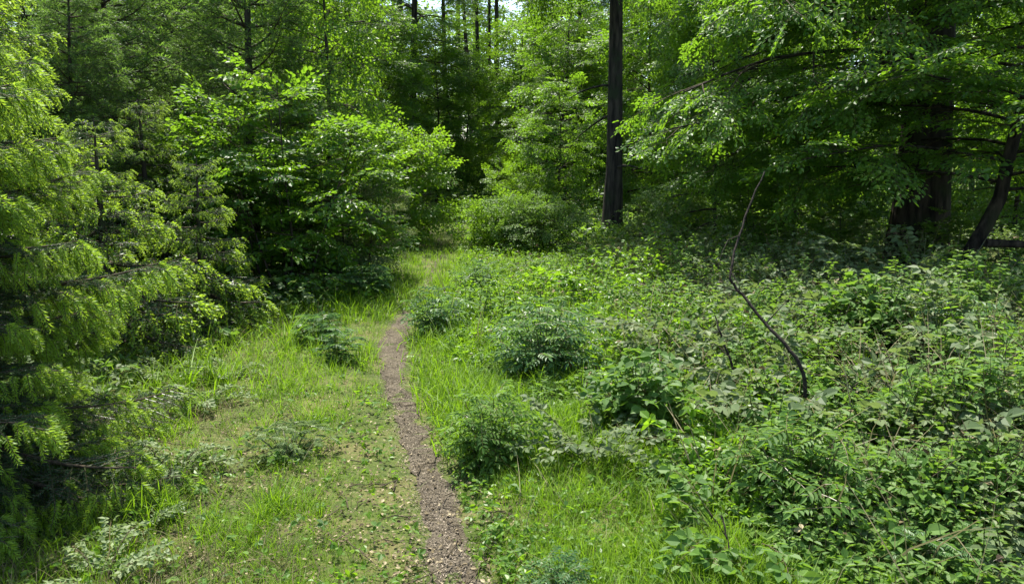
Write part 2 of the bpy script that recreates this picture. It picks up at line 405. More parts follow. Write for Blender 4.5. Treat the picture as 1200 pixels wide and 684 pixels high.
# ------------------------------------------------------------------ object helpers
def obj(name, me, parent=None):
    o = bpy.data.objects.new(name, me); COL.objects.link(o)
    if parent: o.parent = parent
    return o
def tag(o, label, cat, group=None):
    o['label'] = label; o['category'] = cat
    if group: o['group'] = group
    return o
def thing(name, x, y, parts, label, cat, group=None, s=1.0, rz=None, dz=0.0, tilt=(0, 0)):
    e = bpy.data.objects.new(name, None); COL.objects.link(e); e.empty_display_size = .2
    e.location = (x, y, float(hgt(x, y)) + dz); e.scale = (s, s, s)
    e.rotation_euler = (tilt[0], tilt[1], random.uniform(0, 6.28) if rz is None else rz)
    tag(e, label, cat, group)
    for pn, me in parts: obj(pn, me, e)
    return e
def single(name, x, y, me, label, cat, group=None, s=1.0, rz=None, dz=0.0):
    o = obj(name, me); o.location = (x, y, float(hgt(x, y)) + dz); o.scale = (s, s, s)
    o.rotation_euler = (0, 0, random.uniform(0, 6.28) if rz is None else rz)
    return tag(o, label, cat, group)

# ================================================================== SETTING
def sheet():
    u = np.linspace(-1, 1, 281); xs = np.sinh(u * 4.2) / np.sinh(4.2) * 110
    v = np.linspace(0, 1, 300); ys = -8 + 5.0 * (np.exp(v * 3.45) - 1)
    X, Y = np.meshgrid(xs, ys); Z = hgt(X, Y)
    V = np.stack([X, Y, Z], -1).reshape(-1, 3); nx = len(xs)
    i = np.arange(len(ys) - 1)[:, None] * nx + np.arange(nx - 1)[None]
    g = Geo(); g.add(V, np.stack([i, i + 1, i + nx + 1, i + nx], -1).reshape(-1, 4), 0, .5)
    me = g.mesh('ground_mesh', [SOIL]); me.polygons.foreach_set('use_smooth', np.ones(len(me.polygons), bool))
    o = obj('ground', me); o['kind'] = 'structure'; o['label'] = 'mossy forest floor with dry litter either side of the trail'
sheet()

def dirt_path():
    ys = np.concatenate([np.arange(1.6, 9, .03), np.arange(9, 34, .12)]); k = 15
    cx = path_x(ys); w = path_w(ys) * (.73 + .34 * noise(ys, ys * 0, 4.0, 2)) * (1 - .8 * smooth(7.2, 8.8, ys)) + .012
    c2 = cx + .03 * noise(ys, ys * 0 + 3, 3.1, 3)
    t = np.linspace(-1, 1, k)
    X = c2[:, None] + t[None] * w[:, None] * (1 + .38 * noise(ys[:, None] + 5 * np.sign(t)[None], t[None] * 0, 17, 4)); Y = np.broadcast_to(ys[:, None], X.shape)
    Z = hgt(X, Y) + .004 + .009 * np.clip(noise(X, Y, 28, 5), 0, 1) * (1 - np.abs(t)[None] ** 3)
    V = np.stack([X, Y, Z], -1).reshape(-1, 3); i = np.arange(len(ys) - 1)[:, None] * k + np.arange(k - 1)[None]
    g = Geo(); g.add(V, np.stack([i, i + 1, i + k + 1, i + k], -1).reshape(-1, 4), 0, .5)
    me = g.mesh('path_mesh', [DIRT]); me.polygons.foreach_set('use_smooth', np.ones(len(me.polygons), bool))
    o = obj('path', me); o['kind'] = 'structure'; o['label'] = 'narrow trodden dirt footpath winding away through the grass'
dirt_path()

# ------------------------------------------------------------------ scatter helpers
def sample(n, y0, y1, half=.78, p=2.0):
    """points over the wedge of ground ahead, thinning with distance"""
    u = rng.uniform(0, 1, n); e = 1 - p
    y = (y0 ** e + u * (y1 ** e - y0 ** e)) ** (1 / e) if abs(e) > 1e-6 else y0 * (y1 / y0) ** u
    return rng.uniform(-half, half, n) * y + rng.normal(0, .2, n), y

def under_edge(y):                          # where the tall herbs begin, right of the path
    return np.interp(y, [2, 3.2, 4.2, 5.2, 6.5, 8, 10, 14, 30], [1.25, 1.15, 1.0, .75, .45, .22, .22, .3, .3])
_mnd = [(*ground_at(a, b), r_, h_) for a, b, r_, h_ in ((1000, 455, .5, .42), (1095, 400, .6, .45), (930, 520, .4, .32), (1055, 575, .42, .36), (1150, 500, .5, .4), (965, 625, .34, .3), (805, 415, .5, .3), (1140, 660, .36, .3),
        (725, 350, .8, .35), (905, 375, .7, .4), (1190, 420, .6, .45), (1020, 345, .9, .5), (880, 590, .3, .2), (1190, 580, .4, .36), (620, 345, .8, .25), (820, 345, .9, .4))]
def canopy(x, y):                           # height of the herb layer
    s = x - path_x(y)
    e = under_edge(y) + .12 * noise(x, y, 2.5, 1)
    base = .07 + .09 * smooth(0, .6, s - e) + .26 * smooth(.9, 3.4, s - e)
    h = base * (1 + .8 * noise(x, y, 1.9, 2) + .35 * noise(x, y, 4.5, 3))
    
    h = h * .8
    for mx, my, r_, h_ in _mnd: h = h + .5 * h_ * np.exp(-(((x - mx) / r_) ** 2 + ((y - my) / r_ / 1.1) ** 2) ** 1.3)
    return np.clip(h, .06, 1.1) * smooth(0, .15, s - e)
def left_canopy(x, y):                      # herb layer beyond the left verge
    s = path_x(y) - x
    e = np.interp(y, [2, 4, 6, 8, 10, 14, 30], [2.4, 2.2, 1.7, .9, .5, .4, .4]) + .15 * noise(x, y, 2.2, 4)
    return np.clip(.25 + .25 * noise(x, y, 1.9, 5), .06, .7) * smooth(0, .3, s - e)

def blade(w, bend, m):
    v = []
    for t in (0, .4, .75, 1):
        ww = w * (1 - t) ** .6 / 2; v += [(-ww, bend * t * t, t * (1 - .25 * bend * t)), (ww, bend * t * t, t * (1 - .25 * bend * t))]
    v[6] = (-.001, v[6][1], v[6][2]); v[7] = (.001, v[7][1], v[7][2])
    return T(v, [(0, 1, 3, 2), (2, 3, 5, 4), (4, 5, 7, 6)], [m] * 3, [-.1, 0, .1])
BLADES = {m: [blade(.035, b, m) for b in (.15, .45, .8, 1.2)] for m in (GRASS, DRY)}

def blades(g, x, y, ln, m, wide=1.0, lean=.25):
    n = len(x); a = rng.uniform(0, 6.283, n); idx = rng.integers(0, 4, n)
    up = np.stack([rng.normal(0, lean, n), rng.normal(0, lean, n), np.ones(n)], -1)
    zc = nrm(up); fwd = np.stack([np.cos(a), np.sin(a), 0 * a], -1)
    xx = nrm(np.cross(fwd, zc)); yy = np.cross(zc, xx)
    M = np.stack([xx * wide, yy, zc], -1) * ln[:, None, None]
    P = np.stack([x, y, hgt(x, y) - .01], -1); var = np.clip(.5 + .28 * noise(x, y, 1.6, 3) + rng.normal(0, .16, n), 0, 1)
    for k in range(4):
        w = idx == k; g.inst(BLADES[m][k], M[w], P[w], var[w])

def tufts(n, y0, y1, per, spread, keep, p=1.8):
    x, y = sample(n, y0, y1, p=p); k = rng.uniform(0, 1, n) < keep(x, y); x, y = x[k], y[k]
    x = np.repeat(x, per) + rng.normal(0, spread, len(x) * per); y = np.repeat(y, per) + rng.normal(0, spread, len(y) * per)
    return x, y

def grass():
    g = Geo()
    def off_path(x, y, m=1.0): return np.abs(x - path_x(y)) > path_w(y) * m * (1 + .4 * noise(x, y, 9, 1))
    def lush(x, y):
        s = x - path_x(y); e = under_edge(y)
        return smooth(.06, .16, s) * (1 - smooth(e - .1, e + .9, s)) * (.6 + .4 * (noise(x, y, 2.2, 0) > -.45))
    x, y = tufts(20000, 2.3, 14, 9, .03, lush); k = off_path(x, y, .72); x, y = x[k], y[k]
    d = np.abs(x - path_x(y)) - path_w(y)
    ln = (.04 + .09 * smooth(.0, .5, d)) * rng.uniform(.55, 1.35, len(x)) * (1 + .35 * noise(x, y, 2.4, 2)); blades(g, x, y, ln, GRASS, wide=np.interp(0, [0], [1]))
    def left(x, y):
        s = path_x(y) - x
        near = smooth(.06, .16, s) * (1 - smooth(.5, 1.0, s)) * .9
        far = smooth(.4, .9, s) * (1 - smooth(2.0, 2.7, s)) * (.22 + .6 * smooth(-.1, .5, noise(x, y, 2.4, 1)) + .35 * smooth(4.6, 6, y))
        return np.clip(near + far, 0, 1)
    x, y = tufts(24000, 2.3, 14, 8, .03, left); k = off_path(x, y, .75); x, y = x[k], y[k]
    s = path_x(y) - x; ln = (1 + .9 * smooth(.2, .8, noise(x, y, 3.3, 2))) * (.03 + .06 * smooth(.1, 1.2, s) + .07 * smooth(4.5, 6, y)) * rng.uniform(.5, 1.5, len(x)); blades(g, x, y, ln, GRASS)
    # grass between the far herbs and on the far track
    x, y = tufts(11000, 8, 40, 9, .06, lambda x, y: np.exp(-((x - path_x(y)) / (.5 + .05 * y)) ** 2)); k = off_path(x, y, .7) | (y > 8.6); x, y = x[k], y[k]
    blades(g, x, y, rng.uniform(.08, .22, len(x)), GRASS, wide=1.5)
    x, y = tufts(15000, 4.2, 16, 8, .05, lambda x, y: smooth(.1, .3, x - path_x(y)) * (1 - smooth(1.5, 3.2, x - path_x(y) - .12 * np.maximum(0, y - 5))) * smooth(-.75, -.1, noise(x, y, 1.6, 3)))
    blades(g, x, y, rng.uniform(.08, .24, len(x)), GRASS, wide=1.2)
    # tall blades through the undergrowth
    x, y = tufts(2200, 3.6, 12, 6, .06, lambda x, y: (canopy(x, y) > .1) * smooth(-.2, .5, noise(x, y, 1.3, 5)))
    blades(g, x, y, rng.uniform(.15, .36, len(x)), GRASS, wide=.7)
    o = obj('grass', g.mesh('grass_mesh', MATS)); o['kind'] = 'stuff'; o['label'] = 'bright green grass growing along both edges of the footpath'
grass()

def dry_grass():
    g = Geo()
    def left(x, y):
        s = path_x(y) - x
        return smooth(.5, 1.2, s) * (1 - smooth(2.4, 3.2, s)) * (.2 + .8 * smooth(-.2, .4, noise(x, y, 1.5, 2))) * (1 + .6 * smooth(5.5, 7, y))
    x, y = tufts(5200, 2.4, 11, 7, .05, left); blades(g, x, y, rng.uniform(.04, .18, len(x)) * (1 + .5 * smooth(5, 6.5, y)), DRY, wide=.8, lean=.7)
    def mid(x, y):
        s = x - path_x(y); return smooth(.15, .3, s) * (1 - smooth(1.5, 2.2, s)) * .3
    x, y = tufts(3200, 2.4, 9, 3, .06, mid); blades(g, x, y, rng.uniform(.06, .24, len(x)), DRY, wide=.6, lean=.6)
    def right(x, y):
        s = x - path_x(y)
        return smooth(2.2, 3.2, s) * (1 - smooth(4, 6, y)) + .12 * (canopy(x, y) > .1)
    x, y = tufts(1500, 2.4, 10, 8, .06, right); blades(g, x, y, rng.uniform(.25, .65, len(x)), DRY, wide=.5, lean=.35)
    x, y = sample(44000, 2.4, 10); s = path_x(y) - x; k = rng.uniform(0, 1, len(x)) < smooth(.15, .5, s) * (1 - smooth(2.2, 3, s)) * (.35 + .65 * (noise(x, y, 2.4, 1) < .1)); x, y = x[k], y[k]; blades(g, x, y, rng.uniform(.025, .09, len(x)), DRY, wide=1.1, lean=1.6)
    # straw lying along the path
    x, y = sample(2500, 2.4, 10); k = np.abs(x - path_x(y)) < .9; x, y = x[k], y[k]; blades(g, x, y, rng.uniform(.04, .12, len(x)), DRY, wide=.8, lean=3)
    o = obj('dry_grass', g.mesh('dry_grass_mesh', MATS)); o['kind'] = 'stuff'; o['label'] = 'straw coloured dead grass on the left verge and lower right bank'
dry_grass()

def litter():
    g = Geo(); q = leaf6(.6, .12, .1, LITTER); c = T([(-.5, -.16, 0), (.5, -.12, .08), (.45, .16, 0), (-.4, .14, .1)], [(0, 1, 2, 3)], [CHIP], [0])
    x, y = sample(48000, 2.3, 12); s = path_x(y) - x
    k = rng.uniform(0, 1, len(x)) < np.where(s > 0, smooth(.0, .3, s) * (1 - smooth(3, 4, s)) * (.25 + .5 * (noise(x, y, 2.0, 3) > 0)), .14 * (s < -.15)); x, y = x[k], y[k]; n = len(x)
    g.inst(q, frames(rng.normal(0, 1, (n, 3)) * [1, 1, .25], np.array([0, 0, 1.]) + rng.normal(0, .3, (n, 3)), rng.uniform(.006, .026, n)), np.stack([x, y, hgt(x, y) + rng.uniform(.004, .03, n)], -1), rng.uniform(0, 1, n) ** 1.3)
    x2, y2 = sample(9000, 2.3, 11); k = np.abs(x2 - path_x(y2)) < .35; x2, y2 = x2[k], y2[k]; n = len(x2)
    g.inst(q, frames(rng.normal(0, 1, (n, 3)) * [1, 1, .25], np.array([0, 0, 1.]) + rng.normal(0, .35, (n, 3)), rng.uniform(.008, .03, n)), np.stack([x2, y2, hgt(x2, y2) + rng.uniform(.008, .025, n)], -1), rng.uniform(0, 1, n))
    for a, b in zip(*sample(420, 2.4, 10)):
        z0 = float(hgt(a, b)) + .012; t = rng.uniform(0, 6.28); L = rng.uniform(.06, .25)
        if -2.6 < a - path_x(b) < .5: g.tube([(a, b, z0), (a + math.cos(t) * L * .5, b + math.sin(t) * L * .5, z0 + .012), (a + math.cos(t + .2) * L, b + math.sin(t + .2) * L, z0)], [.004, .003, .002], 4, TWIG, rng.uniform(0, 1))
    o = obj('leaf_litter', g.mesh('litter_mesh', MATS, WOODM)); o['kind'] = 'stuff'; o['label'] = 'scattered brown dead leaves and twigs lying on the verge'
    g = Geo()
    y = rng.uniform(0, 1, 14000); y = 2.3 * (14 / 2.3) ** y; x = path_x(y) + rng.normal(0, .55, len(y)) * (path_w(y) + .03); n = len(y)
    g.inst(c, frames(rng.normal(0, 1, (n, 3)) * [1, 1, .2], np.array([0, 0, 1.]) + rng.normal(0, .25, (n, 3)), rng.uniform(.005, .017, n)), np.stack([x, y, hgt(x, y) + rng.uniform(.006, .016, n)], -1), rng.uniform(0, 1, n))
    o = obj('wood_chip_litter', g.mesh('chip_mesh', MATS)); o['kind'] = 'stuff'; o['label'] = 'pinkish bark chips and crumbs trodden into the dirt path'
litter()

# ------------------------------------------------------------------ small leafy templates
def trifoliate(m, seed):
    r = np.random.default_rng(seed); g = Geo(); lf = leaf6(.72, .10, .18, m)
    g.tube([(0, 0, 0), (0, .45, .03), (0, .8, 0)], [.018, .014, .01], 3, STEM, .5)
    D = np.array([(0, 1, -.15), (.95, .35, -.15), (-.95, .35, -.15)]) + r.normal(0, .12, (3, 3))
    g.inst(lf, frames(D, np.array([0, 0, 1.]) + r.normal(0, .25, (3, 3)), [1.0, .8, .8]), [(0, .78, 0), (0, .7, 0), (0, .7, 0)], [0, .05, -.05])
    return g.template()
TRI = {m: [trifoliate(m, 60 + i) for i in range(3)] for m in (BRAM, HERB, PALE, BRIGHT, LITTER)}

def pinnate(m, seed, pairs=4, w=.42):
    r = np.random.default_rng(seed); g = Geo(); lf = leaf6(w, .10, .2, m); P = []; D = []; S = []
    t = np.linspace(0, 1, 5); g.tube(np.stack([0 * t, t, -.25 * t ** 2], -1), [.014, .012, .01, .008, .004], 3, STEM, .4)
    for i in range(pairs):
        u = .25 + .65 * i / (pairs - 1)
        for sd in (-1, 1):
            P.append((0, u, -.25 * u * u)); D.append((sd, .55, -.2 + r.normal(0, .15))); S.append(.36 * (1 - .35 * abs(u - .5)))
    P.append((0, 1, -.25)); D.append((0, 1, -.5)); S.append(.36)
    g.inst(lf, frames(np.array(D), np.array([0, 0, 1.]) + r.normal(0, .2, (len(D), 3)), S), P, r.normal(0, .08, len(D)))
    return g.template()
PIN = {m: [pinnate(m, 70 + i) for i in range(3)] for m in (HERB, FERN, PALE, BRIGHT)}

def herb_top(m, seed, pairs=4):
    """a leafy stem tip: crossed pairs of pointed leaves, length 1 along +Z"""
    r = np.random.default_rng(seed); g = Geo(); lf = leaf6(.5, .08, .28, m); P = []; D = []; S = []
    g.tube([(0, 0, 0), (.02, 0, .5), (0, .01, 1)], [.022, .018, .01], 4, STEM, .4)
    for i in range(pairs):
        z = .25 + .75 * i / (pairs - 1); a = i * 1.57 + r.normal(0, .2)
        for sd in (0, math.pi):
            P.append((0, 0, z)); D.append((math.cos(a + sd), math.sin(a + sd), .35 - .3 * (1 - z) + r.normal(0, .1))); S.append(.52 * (1.15 - .65 * z ** 2))
    g.inst(lf, frames(np.array(D), np.array([0, 0, 1.]) + r.normal(0, .15, (len(D), 3)), S), P, r.normal(0, .08, len(D)) + .12 * np.array(P)[:, 2])
    return g.template()
HTOP = {m: [herb_top(m, 80 + i) for i in range(3)] for m in (HERB, BRIGHT, PALE, BRAM)}

def scatter_leafy(g, x, y, z, s, temps, tilt=.45, upright=False, var=0):
    n = len(x); idx = rng.integers(0, len(temps), n); P = np.stack([x, y, z], -1)
    if upright:
        zc = nrm(np.stack([rng.normal(0, tilt, n), rng.normal(0, tilt, n), np.ones(n)], -1)); a = rng.uniform(0, 6.28, n)
        xx = nrm(np.cross(np.stack([np.cos(a), np.sin(a), 0 * a], -1), zc)); M = np.stack([xx, np.cross(zc, xx), zc], -1) * s[:, None, None]
    else:
        M = frames(np.stack([rng.normal(0, 1, n), rng.normal(0, 1, n), rng.normal(.1, .35, n)], -1), np.array([0, 0, 1.]) + rng.normal(0, tilt, (n, 3)), s)
    for k, t in enumerate(temps):
        w = idx == k; g.inst(t, M[w], P[w], (var if np.isscalar(var) else var[w]) + rng.normal(.45, .16, w.sum()))

def undergrowth():
    g = Geo()
    x, y = sample(140000, 2.5, 26, p=1.75); c = canopy(x, y); k = (c > .05) & (rng.uniform(0, 1, len(x)) < .25 + .75 * smooth(-.55, -.1, noise(x, y, 2.7, 3) + .25 * noise(x, y, 6, 1))); x, y, c = x[k], y[k], c[k]
    u = rng.uniform(0, 1, len(x)) ** .55; z = hgt(x, y) + c * u; s = (.0245 + .002 * y) * rng.uniform(.5, 1.5, len(x))
    zone = noise(x, y, 1.1, 4) * .8 + .5 * noise(x, y, 3.1, 0) - .85 + 1.2 * smooth(.9, 2.8, x)
    var = .14 * noise(x, y, 2.1, 1)
    a = zone > .05; scatter_leafy(g, x[a], y[a], z[a], s[a], TRI[BRAM], var=var[a])
    b = (zone <= .05) & (zone > -.55); scatter_leafy(g, x[b], y[b], z[b], s[b] * 1.05, TRI[HERB], var=var[b])
    w = rng.uniform(0, 1, len(x)) < .03 + .14 * smooth(.1, .7, noise(x, y, 1.5, 0)); scatter_leafy(g, x[w], y[w], z[w] * 1.0, s[w] * .8, TRI[LITTER], var=rng.normal(0, .2, w.sum()))
    d = zone <= -.55; scatter_leafy(g, x[d], y[d], z[d], s[d], TRI[BRIGHT], var=var[d] - .12)
    x, y = sample(6500, 2.5, 16, p=1.75); c = canopy(x, y); k = c > .08; x, y, c = x[k], y[k], c[k]
    hh = rng.uniform(.08, .17, len(x)); z = hgt(x, y) + np.maximum(c * rng.uniform(.7, 1.25, len(x)) - hh, 0)
    b = noise(x, y, 1.4, 2) < .5
    scatter_leafy(g, x[b], y[b], z[b], hh[b], HTOP[HERB], tilt=.2, upright=True); scatter_leafy(g, x[~b], y[~b], z[~b], hh[~b], HTOP[BRIGHT], tilt=.2, upright=True, var=-.1)
    # left side
    x, y = sample(22000, 4, 26, p=1.6); c = left_canopy(x, y); k = c > .05; x, y, c = x[k], y[k], c[k]
    z = hgt(x, y) + c * rng.uniform(0, 1, len(x)) ** .6; scatter_leafy(g, x, y, z, (.045 + .0025 * y) * rng.uniform(.6, 1.3, len(x)), TRI[HERB] + TRI[BRAM], var=.1 * noise(x, y, 2, 1))
    # brown stems standing in it
    x, y = sample(5200, 2.5, 12); c = canopy(x, y); k = c > .1
    for a, b, h in zip(x[k], y[k], c[k]):
        h *= random.uniform(.7, 1.35); dx, dy = random.gauss(0, .35) * h, random.gauss(0, .35) * h; z0 = float(hgt(a, b))
        g.tube([(a, b, z0 - .01), (a + dx * .3, b + dy * .3, z0 + h * .55), (a + dx, b + dy, z0 + h)], [.004, .003, .0015], 3, STEM if random.random() < .5 else TWIG, random.random())
    o = obj('undergrowth', g.mesh('undergrowth_mesh', MATS, WOODM)); o['kind'] = 'stuff'; o['label'] = 'tangled low bramble and herb cover filling the bank beside the path'
undergrowth()

def low_cover():
    """small leaves in the grass"""
    g = Geo(); x, y = sample(26000, 2.3, 14); s = x - path_x(y)
    keep = np.where(s > 0, .35 + .4 * (noise(x, y, 2.7, 5) > .1), (.08 + .4 * (noise(x, y, 2.3, 4) > .2))) * (np.abs(s) > path_w(y) * 1.15) * (s > -2.6) * (s < under_edge(y) + .6)
    k = rng.uniform(0, 1, len(x)) < keep; x, y = x[k], y[k]
    scatter_leafy(g, x, y, hgt(x, y) + rng.uniform(.01, .08, len(x)), rng.uniform(.018, .04, len(x)), TRI[HERB] + TRI[BRIGHT], var=0)
    o = obj('ground_cover_leaves', g.mesh('cover_mesh', MATS)); o['kind'] = 'stuff'; o['label'] = 'tiny green clover-like leaves among the grass blades'
low_cover()
# ================================================================== PLANTS
def clump(seed, h=.5, stems=11, m=HERB, rad=.3, leaf=.2, temps=None, tiers=5):
    """a domed leafy clump: upright stems carrying compound leaves -> stem and foliage meshes"""
    r = np.random.default_rng(seed); st = Geo(); fo = Geo(); P = []; D = []; S = []
    for i in range(stems):
        q = math.sqrt((i + .4) / stems); a = i * 2.4 + r.uniform(-.3, .3); top = np.array([math.cos(a) * q * rad, math.sin(a) * q * rad, h * (1 - .45 * q ** 2) * r.uniform(.85, 1.1)])
        b = top * np.array([.3, .3, 0]); b[2] = -.02; t = np.linspace(0, 1, 5)
        pts = b + (top - b) * t[:, None] * np.stack([t ** .7 + 0 * t, t ** .7, 1 + 0 * t], -1) / 1
        st.tube(pts, np.linspace(.006, .0025, 5), 4, STEM, r.uniform(.2, .7))
        for k in range(tiers):
            u = .25 + .75 * k / (tiers - 1); j = min(int(u * 4), 3); p = pts[j] + (pts[j + 1] - pts[j]) * (u * 4 - j)
            for w in range(3 if k == tiers - 1 else 2):
                aa = k * 1.57 + w * 3.14 + r.normal(0, .5) + (w == 2) * 1.2
                P.append(p); D.append((math.cos(aa) + .4 * math.cos(a) * q, math.sin(aa) + .4 * math.sin(a) * q, r.normal(.25, .2))); S.append(leaf * r.uniform(.7, 1.15) * (1.1 - .35 * u))
    ts = temps or PIN[m]; P = np.array(P); D = np.array(D); S = np.array(S); idx = r.integers(0, len(ts), len(P))
    for k, t in enumerate(ts):
        w = idx == k; fo.inst(t, frames(D[w], np.array([0, 0, 1.]) + r.normal(0, .25, (w.sum(), 3)), S[w]), P[w], r.normal(.42, .15, w.sum()))
    return [('stem', st.mesh('stem_mesh', MATS, WOODM)), ('foliage', fo.mesh('foliage_mesh', MATS, WOODM))]

def bramble(seed, canes=8, L=.9, m=BRAM, leaf=.07, rise=.9, bare=.1):
    r = np.random.default_rng(seed); st = Geo(); fo = Geo(); P = []; D = []; S = []
    for i in range(canes):
        a = i * 2.4 + r.uniform(-.4, .4); ln = L * r.uniform(.6, 1.15); n = 14; el = rise * r.uniform(.7, 1.2)
        pts = branch_pts(r, (0.04 * math.cos(a), .04 * math.sin(a), -.02), unit(math.cos(a), math.sin(a), el * 1.6), ln, n, 1.5 * el, .06)
        pts[:, 2] = np.maximum(pts[:, 2], .01)
        st.tube(pts, np.linspace(.0045, .0018, n + 1), 4, STEM if r.uniform() < .6 else TWIG, r.uniform(.3, .9))
        for j in range(2, n + 1):
            if r.uniform() < bare: continue
            for w in (-1, 1):
                d = nrm(pts[j] - pts[j - 1]); aa = w * r.uniform(.6, 1.3)
                P.append(pts[j]); D.append((d[0] * math.cos(aa) - d[1] * math.sin(aa), d[0] * math.sin(aa) + d[1] * math.cos(aa), r.normal(.25, .25))); S.append(leaf * r.uniform(.7, 1.3))
    ts = TRI[m]; P = np.array(P); D = np.array(D); S = np.array(S); idx = r.integers(0, 3, len(P))
    for k, t in enumerate(ts):
        w = idx == k; fo.inst(t, frames(D[w], np.array([0, 0, 1.]) + r.normal(0, .35, (w.sum(), 3)), S[w]), P[w], r.normal(.45, .17, w.sum()))
    return [('stem', st.mesh('stem_mesh', MATS, WOODM)), ('foliage', fo.mesh('foliage_mesh', MATS, WOODM))]

def nettles(seed, n=9, h=.6, rad=.22, m=HERB):
    """a stand of upright stems with crossed leaf pairs"""
    r = np.random.default_rng(seed); st = Geo(); fo = Geo()
    lf = leaf6(.5, .08, .25, m); P = []; D = []; S = []; A = []
    for i in range(n):
        q = math.sqrt((i + .5) / n) * rad; a = i * 2.4; b = np.array([q * math.cos(a), q * math.sin(a), -.02]); hh = h * r.uniform(.65, 1.1)
        tp = b + np.array([r.normal(0, .07), r.normal(0, .07), hh]); t = np.linspace(0, 1, 4)[:, None]
        st.tube(b + (tp - b) * t, [.004, .0035, .003, .002], 4, STEM, r.uniform(.1, .6)); k = int(hh / .055)
        for j in range(k):
            u = .22 + .78 * j / (k - 1); p = b + (tp - b) * u; a2 = j * 1.57 + i
            for w in (0, math.pi):
                P.append(p); D.append((math.cos(a2 + w), math.sin(a2 + w), .3 - .5 * (1 - u) + r.normal(0, .12))); S.append(.085 * (1.15 - .7 * u ** 3) * r.uniform(.8, 1.15)); A.append(.28 + .4 * u ** 2)
    fo.inst(lf, frames(np.array(D), np.array([0, 0, 1.]) + r.normal(0, .2, (len(D), 3)), np.array(S)), P, np.array(A) + r.normal(0, .1, len(A)))
    return [('stem', st.mesh('stem_mesh', MATS, WOODM)), ('foliage', fo.mesh('foliage_mesh', MATS, WOODM))]

# ------------------------------------------------------------------ conifers on the left
NB = {L: [conifer_bough(100 + i + int(L * 10), L, OLD_N, NEW_N, .68, os_=.075, ns_=.105, tw=.06, sp=.045, newp=.42, hang=.65).template() for i in range(2)] for L in (.7, 1.15, 1.6)}
MB_ = {L: [conifer_bough(120 + i + int(L * 10), L, OLD_M, NEW_M, .55, os_=.10, ns_=.125, tw=.10, sp=.075, newp=.6, hang=.4).template() for i in range(2)] for L in (.6, 1.1, 1.6)}
SB = {L: [conifer_bough(140 + i + int(L * 10), L, SOFT_M, SOFT_M, os_=.15, ns_=.17, tw=.15, sp=.12, newp=.35, hang=.35, width=.36).template() for i in range(2)] for L in (.7, 1.3, 2.0)}

def near_spruce():
    tm, tr, r = conifer(201, 3.1, 1.75, .07, NB, z0=.08, step=.13, per=6, elev=(.34, -.10), taper=.8)
    e = thing('spruce_tree', -3.12, 3.6, [('trunk', tm)], 'nearest spruce at the left edge with drooping lime green shoot tips', 'tree', 'young conifers left of the path', rz=.4)
    ks = np.array(sorted(NB)); bm = {}
    for L0 in ks:
        for i, t in enumerate(NB[L0]):
            g = Geo(); g.inst(t, np.eye(3)[None], np.zeros((1, 3)), 0.0); bm[(L0, i)] = g.mesh('bough_mesh', MATS, WOODM)
    tr = sorted(tr, key=lambda q: -q[2])[:98]
    for k, (p, d, L) in enumerate(tr):
        L0 = ks[np.argmin(abs(ks - L))]; o = obj('bough', bm[(L0, k % 2)], e)
        M = frames(np.array([d]), np.array([0, 0, 1.]) + r.normal(0, .12, 3), L / L0)[0]
        o.matrix_local = Matrix.Translation(Vector(p)) @ Matrix(M.tolist()).to_4x4()
near_spruce()

SPRUCE = [conifer_parts(210 + i, h, rr, .06, MB_, z0=.15, step=.17, per=6, elev=(.45, -.15)) for i, (h, rr) in enumerate(((2.0, 1.05), (4.2, 1.75)))]
SOFTC = [conifer_parts(220 + i, h, rr, .07, SB, z0=z0, step=.24, per=5, elev=(.6, .05)) for i, (h, rr, z0) in enumerate(((5.0, 1.8, .5), (6.0, 1.9, 1.0), (6.5, 2.0, .6)))]
LARCH = conifer_parts(230, 7.0, 1.9, .085, SB, z0=2.1, step=.34, per=5, elev=(.9, .35))

CG = 'young conifers left of the path'
for nm, px, Y, pr, s, lab in (
    ('spruce_tree', -60, 6.6, SPRUCE[1], 1.0, 'spruce close behind the nearest one, its tips hanging over the left edge'),
    ('spruce_tree', 232, 7.6, SPRUCE[0], .85, 'small bushy spruce low beside the shaded verge with yellow green tips'),
    ('spruce_tree', 120, 6.5, SPRUCE[0], 1.0, 'knee high spruce tucked between the big left spruce and the verge'),
    ('spruce_tree', 175, 8.9, SPRUCE[0], 1.15, 'waist high spruce behind the small one at the verge'),
    ('soft_conifer', -20, 8.6, SOFTC[0], 1.0, 'feathery young conifer filling the upper left corner'),
    ('soft_conifer', 92, 8.8, SOFTC[2], .62, 'low feathery conifer right behind the near spruce top'),
    ('soft_conifer', 146, 10.4, SOFTC[1], 1.0, 'feathery conifer with pale thin trunk showing between its boughs'),
    ('soft_conifer', 228, 11.5, SOFTC[0], .75, 'short feathery conifer with a slim dark stem in front of the larch'),
    ('larch_tree', 300, 11.4, LARCH, 1.0, 'young larch with dark trunk and branches forking upward in a V'),
    ('soft_conifer', 60, 13.5, SOFTC[2], 1.15, 'tall feathery conifer behind the upper left trees'),
    ('soft_conifer', 200, 14.5, SOFTC[0], 1.3, 'dull green conifer standing behind the pale thin trunk'),
    ('soft_conifer', 262, 16.0, SOFTC[2], 1.2, 'shaded conifer behind and left of the dark larch'),
    ('soft_conifer', 330, 18.0, SOFTC[1], 1.25, 'bluish green conifer behind the hanging birch leaves'),
    ('soft_conifer', -70, 12.0, SOFTC[1], 1.2, 'conifer mostly cut off by the top left edge'),
):
    thing(nm, at(px, Y), Y, pr, lab, 'tree', CG, s)

